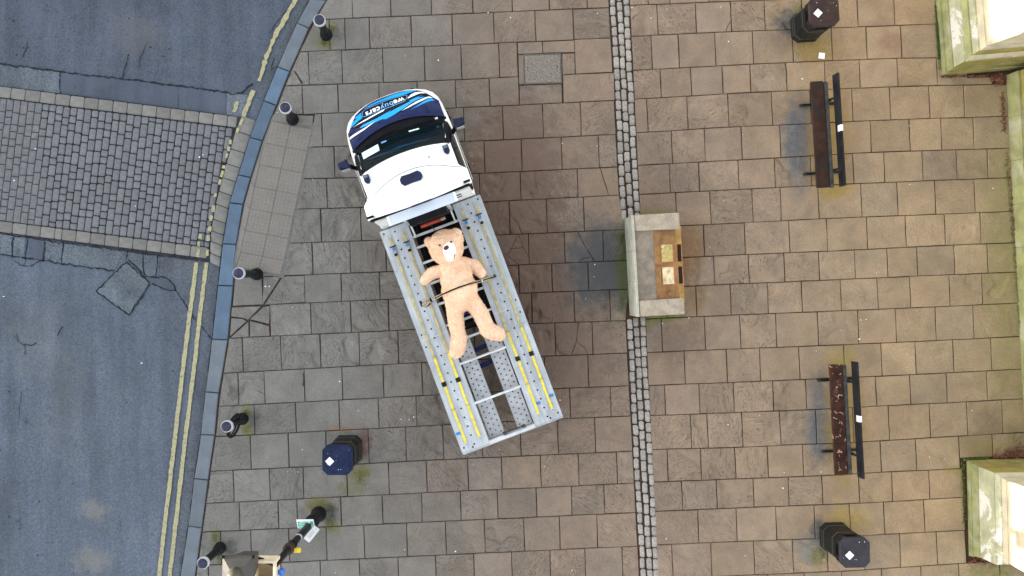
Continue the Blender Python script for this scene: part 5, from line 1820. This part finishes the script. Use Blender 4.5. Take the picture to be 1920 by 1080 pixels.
# light board and winch frame behind the cab
tb = MB().box(-.64, .64, 4.42, 4.595, 2.44, 2.485, .008).build('light_board', 'tray', truck)
for s in (-1, 1):
    MB().box(min(s * .60, s * .636), max(s * .60, s * .636), 4.43, 4.585, 2.484, 2.492).build('end_lip', 'white_vinyl', tb)
    MB().bar((s * .42, 4.50, .80), (s * .42, 4.50, 2.44), .06, .05, (0, 1, 0)).build('gantry_post', 'galv', truck)
    MB().bar((s * .41, 4.48, 1.10), (s * .41, 4.25, .88), .07, .03, (1, 0, 0)).build('gantry_brace', 'alu', truck)
MB().box(-.16, .22, 4.598, 4.61, 2.46, 2.58).build('cable_cover', 'navy_plastic', truck)
MB().loft([[(-.36, 4.40, 1.2), (.36, 4.40, 1.2), (.36, 4.56, 1.2), (-.36, 4.56, 1.2)], [(-.37, 4.38, 1.72), (.37, 4.38, 1.72), (.37, 4.58, 1.76), (-.37, 4.58, 1.76)]]).build('tool_box', 'black_plastic', truck)
MB().tube([(-.24, 4.37, 1.02), (.18, 4.37, 1.02)], .028, 10).build('winch_bar', 'red_part', truck, 40)
MB().tube([(.17, 4.37, 1.02), (.26, 4.37, 1.02)], .03, 10).build('winch_end', 'tan_edge', truck, 40)
MB().tube([(-.05, 4.34, 1.0), (-.02, 4.2, .93), (.0, 4.08, .90)], .008, 6).build('winch_cable', 'steel_dark', truck)
MB().tube([(-.22, 4.41, .9), (.25, 4.41, .9)], .07, 14).build('winch_drum', 'chassis_brown', truck, 40)

# ------------------------------------------------------------------ ratchet straps on the deck
def on_deck(name):
    o = empty(name, (TX, TY, 0), TA)
    return o
def strap(x, label, front_y, rear_y, sleeve_y, tag_y, xr):
    o = on_deck('ratchet_strap')
    tag(o, label, 'strap', 'yellow ratchet straps laid along the deck')
    z = DZ + .012
    mid = sleeve_y + .55
    xs = lambda y: x + (xr - x) * (front_y - y) / (front_y - rear_y)
    # old thin front webbing, bright wide rear webbing
    pts = [(xs(y) + random.uniform(-.004, .004), y, z + random.uniform(0, .006)) for y in [front_y - .05, front_y - .2, front_y - .28]]
    MB().ribbon(pts, .048, .006).build('webbing_end', 'strap_old', o)
    n = 16
    pts = [(xs(y) + random.uniform(-.006, .006), y, z + random.uniform(0, .008)) for y in [front_y - .40 + (mid - front_y + .40) * k / n for k in range(n + 1)]]
    MB().ribbon(pts, .042, .006).build('webbing', 'strap_old', o)
    n = 10
    pts = [(xs(y) + random.uniform(-.005, .005), y, z + random.uniform(0, .008)) for y in [mid + (rear_y + .05 - mid) * k / n for k in range(n + 1)]]
    MB().ribbon(pts, .050, .008).build('webbing', 'strap_y', o)
    for y in (mid, mid - 1.07):
        MB().tube([(xs(y) - .045, y, z + .012), (xs(y) + .045, y, z + .012)], .007, 6).build('loop_bar', 'buckle', o)
    MB().box(xs(sleeve_y) - .045, xs(sleeve_y) + .045, sleeve_y - .045, sleeve_y + .045, DZ + .004, DZ + .03, .006).build('sleeve', 'strap_black', o)
    # ratchet
    yr = front_y - .33
    r_ = MB().box(x - .035, x + .035, yr - .055, yr + .06, DZ + .005, DZ + .05, .01).build('ratchet', 'buckle', o)
    MB().box(x - .03, x + .03, yr + .0, yr + .062, DZ + .03, DZ + .062, .006).build('ratchet_grip', 'blue_buckle', r_)
    MB().bar((x - .065, yr + .09, DZ + .03), (x + .065, yr + .09, DZ + .03), .02, .02).build('ratchet_handle', 'strap_black', r_)
    MB().box(x - .03, x + .03, yr - .105, yr - .055, DZ + .01, DZ + .045, .008).build('ratchet_spool', 'strap_black', r_)
    for (yy, sg) in ((front_y, 1), (rear_y, -1)):
        xx = xs(yy)
        MB().tube([(xx - .035, yy - .055 * sg, z + .006), (xx, yy + .015 * sg, z + .006), (xx + .035, yy - .055 * sg, z + .006), (xx - .035, yy - .055 * sg, z + .006)], .007, 6).build('hook', 'alu', o)
    if tag_y:
        tx = xs(tag_y) + (-.075 if x < 0 else .065)
        MB().loft([[(tx - .05, tag_y - .02, DZ + .005), (tx + .04, tag_y - .035, DZ + .005), (tx + .055, tag_y + .02, DZ + .005), (tx - .04, tag_y + .03, DZ + .005)], [(tx - .05, tag_y - .02, DZ + .009), (tx + .04, tag_y - .035, DZ + .009), (tx + .055, tag_y + .02, DZ + .009), (tx - .04, tag_y + .03, DZ + .009)]]).build('tag', 'blue_buckle', o)
    return o
strap(-.886, 'yellow ratchet strap on the outer edge of the deck rail nearest the road', 4.455, .116, 1.376, .392, -.90)
strap(-.611, 'yellow ratchet strap partly under the bear on the road side rail, inner of two', 4.446, .132, 1.365, 0, -.61)
strap(.605, 'yellow ratchet strap on the inner edge of the rail facing the monument', 4.448, .143, 1.343, .398, .61)
strap(.882, 'yellow ratchet strap on the outer edge of the rail facing the monument', 4.455, .149, 1.342, .454, .895)

# ------------------------------------------------------------------ giant teddy bear
bear = on_deck('teddy_bear')
tag(bear, 'giant peach plush teddy bear lying on its back, strapped to the truck deck', 'teddy bear')
mb = MB()
def capsule(a, b, ra, rb_, n=6):
    a, b = Vector(a), Vector(b)
    for k in range(n + 1):
        t = k / n
        r = ra + (rb_ - ra) * t
        mb.ell(a.lerp(b, t), (r, r, r * .92), 18, 10)
mb.ell((.085, 3.82, 1.24), (.325, .335, .29), 28, 18)
mb.ell((.085, 3.68, 1.26), (.25, .20, .25), 24, 16)
mb.ell((-.19, 4.02, 1.18), (.085, .115, .07), 16, 10)
mb.ell((.335, 3.99, 1.22), (.13, .125, .075), 18, 10)
mb.ell((.365, 3.91, 1.18), (.10, .13, .08), 18, 10)
mb.ell((.07, 3.42, 1.16), (.25, .22, .21), 24, 14)
mb.ell((.06, 3.20, 1.18), (.31, .28, .25), 24, 14)
mb.ell((.04, 2.98, 1.18), (.345, .30, .26), 24, 14)
mb.ell((.0, 2.78, 1.12), (.325, .22, .20), 24, 14)
capsule((-.16, 3.44, 1.14), (-.36, 3.46, 1.10), .115, .118)
capsule((-.36, 3.46, 1.10), (-.53, 3.385, 1.06), .118, .092)
capsule((.28, 3.44, 1.14), (.47, 3.30, 1.10), .112, .118)
capsule((.47, 3.30, 1.10), (.53, 3.14, 1.07), .118, .10)
capsule((-.16, 2.72, 1.10), (-.25, 2.42, 1.08), .165, .150)
capsule((-.25, 2.42, 1.08), (-.30, 2.12, 1.06), .150, .140)
capsule((-.30, 2.12, 1.06), (-.39, 1.95, 1.11), .155, .145)
capsule((-.39, 1.95, 1.11), (-.445, 1.89, 1.15), .145, .125)
capsule((.17, 2.72, 1.10), (.25, 2.40, 1.08), .165, .155)
capsule((.25, 2.40, 1.08), (.275, 2.08, 1.06), .155, .145)
capsule((.27, 2.08, 1.06), (.36, 1.98, 1.10), .158, .148)
capsule((.36, 1.98, 1.10), (.445, 1.92, 1.14), .145, .125)
tmp = mb.build('body', 'plush', None)
rm = tmp.modifiers.new('remesh', 'REMESH')
rm.mode = 'VOXEL'
rm.voxel_size = .022
sm = tmp.modifiers.new('smooth', 'SMOOTH')
sm.factor = .5
sm.iterations = 5
tex = bpy.data.textures.new('plush_lumps', 'CLOUDS')
tex.noise_scale = .09
dp = tmp.modifiers.new('lumps', 'DISPLACE')
dp.texture = tex
dp.strength = .022
dp.mid_level = .5
sb = tmp.modifiers.new('subdiv', 'SUBSURF')
sb.levels = sb.render_levels = 1
tex2 = bpy.data.textures.new('plush_nap', 'CLOUDS')
tex2.noise_scale = .016
dp2 = tmp.modifiers.new('nap', 'DISPLACE')
dp2.texture = tex2
dp2.strength = .012
dg = bpy.context.evaluated_depsgraph_get()
me = bpy.data.meshes.new_from_object(tmp.evaluated_get(dg))
me.name = 'body'
me.materials.clear()
me.materials.append(MT['plush'])
me.shade_smooth()
bpy.data.objects.remove(tmp)
bo = bpy.data.objects.new('body', me)
C.objects.link(bo)
bo.parent = bear
# nap: short tufts standing off the plush
fur = MB()
polys = me.polygons
step_ = max(1, len(polys) // 26000)
for k in range(0, len(polys), step_):
    p = polys[k]
    if p.normal.z < -.35:
        continue
    base_ = Vector(p.center)
    n_ = Vector(p.normal)
    t_ = (n_ + Vector((random.uniform(-.9, .9), random.uniform(-1.3, .5), random.uniform(-.6, .3)))).normalized()
    s_ = n_.cross(Vector((random.uniform(-1, 1), random.uniform(-1, 1), random.uniform(-1, 1)))).normalized() * .006
    tip = base_ + t_ * random.uniform(.014, .028)
    fur.add([tuple(base_ - s_ - n_ * .004), tuple(base_ + s_ - n_ * .004), tuple(tip)], [(0, 1, 2)])
fo = fur.build('fur', 'plush', bear)
fo['kind'] = 'stuff'
tilt = Matrix.Rotation(R(-14), 3, 'Z')
mz = MB().ell((.135, 3.74, 1.47), (.128, .165, .105), 24, 16, tilt).ell((.11, 3.63, 1.46), (.085, .105, .085), 20, 12, tilt).build('muzzle', 'plush_white', bear, 80)
MB().ell((.105, 3.785, 1.565), (.052, .040, .03), 18, 12, Matrix.Rotation(R(12), 3, 'Z')).build('nose', 'nose', bear, 80)
MB().tube([(.205, 3.66, 1.51), (.195, 3.60, 1.50), (.16, 3.56, 1.48), (.11, 3.535, 1.465)], .008, 6).build('mouth_seam', 'nose', bear)
for (x, y) in ((.005, 3.875), (.225, 3.86)):
    MB().ell((x, y, 1.513), (.019, .022, .018), 12, 8).build('eye', 'eye', bear, 80)
for (x, y, z) in ((-.475, 1.832, 1.13), (.475, 1.84, 1.12)):
    MB().ell((x, y, z), (.055, .022, .055), 14, 10).build('paw_pad', 'plush_white', bear, 80)
    MB().ell((x + .0, y - .022, z + .03), (.022, .010, .014), 10, 8).build('toe_mark', 'nose', bear, 80)

# strap holding the bear
bs = on_deck('lashing_strap')
tag(bs, 'black and tan lashing strap tied over the teddy bear belly', 'strap')
path = [(-.66, 2.985, .935), (-.56, 2.99, .97), (-.45, 2.995, 1.04), (-.37, 3.0, 1.16), (-.30, 3.005, 1.28), (-.20, 3.01, 1.385), (-.08, 3.015, 1.437), (.04, 3.018, 1.455), (.16, 3.015, 1.437), (.28, 3.01, 1.38), (.38, 3.0, 1.27), (.44, 2.995, 1.14), (.53, 2.99, 1.03), (.64, 2.985, .95), (.735, 2.98, .915)]
MB().ribbon(path, .030, .008, (0, 1, 0)).build('webbing', 'bungee', bs)
for dy in (-.020, .020):
    MB().tube([(x, y + dy, z + .005) for x, y, z in (path[:6] if dy < 0 else path[:5])], .0075, 6).build('tan_cord', 'tan_edge', bs)
    MB().tube([(x, y + dy, z + .005) for x, y, z in path[9:]], .0075, 6).build('tan_cord', 'tan_edge', bs)
MB().box(-.535, -.46, 2.955, 3.03, .965, 1.03, .01).build('ratchet', 'buckle', bs)
MB().box(-.575, -.53, 2.95, 3.03, .96, 1.015, .01).build('ratchet_grip', 'strap_black', bs)
for (p0, p1) in (((-.57, 3.01, .98), (-.74, 3.03, .94)), ((-.57, 2.98, .98), (-.755, 2.955, .94)), ((-.57, 2.965, .98), (-.70, 2.90, .93)), ((-.70, 2.90, .93), (-.76, 2.965, .935))):
    MB().tube([p0, ((p0[0] + p1[0]) / 2, (p0[1] + p1[1]) / 2 + .008, .965), p1], .010, 6).build('tan_cord', 'tan_edge', bs)
MB().tube([(-.765, 3.05, .93), (-.765, 2.93, .93)], .018, 8).build('hook', 'strap_black', bs)
MB().tube([(-.70, 2.90, .925), (-.60, 2.93, .93)], .014, 6).build('loose_end', 'strap_black', bs)
MB().box(.47, .51, 2.965, 3.02, 1.045, 1.085, .006).build('label_tag', 'sticker', bs)
MB().tube([(.72, 2.98, .92), (.78, 2.985, .925)], .016, 8).build('hook', 'steel_dark', bs)

# ------------------------------------------------------------------ out of frame: terrace placed and sized to shade the square, and more ground
bld = empty('shade_terrace', (-30, 0, 0))
tag(bld, 'unseen long stone terrace set across the road to shade the square', 'building')
HB = 1.2 + 39.2 * math.tan(R(SUN_EL))
MB().box(-9, 0, -45, 45, -.1, HB).build('wall', 'facade', bld)
MB().loft([[(-9.2, -45.2, HB), (.2, -45.2, HB), (.2, 45.2, HB), (-9.2, 45.2, HB)], [(-9.2, -45.2, HB + .12), (.2, -45.2, HB + .12), (.2, 45.2, HB + .12), (-9.2, 45.2, HB + .12)]]).build('roof', 'roof_slate', bld)
wm = MB().box(-.02, .015, -.5, .5, 0, 1.5).mesh('window', 'side_glass')
for k in range(14):
    for zz in (1.0, 3.6):
        o = bpy.data.objects.new('window', wm)
        C.objects.link(o)
        o.parent = bld
        o.location = (0, -40 + k * 6, zz)
side = sheet('far_pavement', [(-1900, -2600), (-620, -2600), (-620, 3600), (-1900, 3600)], -.05, 'tactile')
side['kind'] = 'structure'
for nm, v0, v1 in (('square_beyond', -2600, -96), ('square_beyond', 1212, 3600)):
    q_ = sheet(nm, [(1000 if v0 < 0 else 348, v0), (4000, v0), (4000, v1), (668 if v0 < 0 else 300, v1)], -.014, 'border')
    q_['kind'] = 'structure'
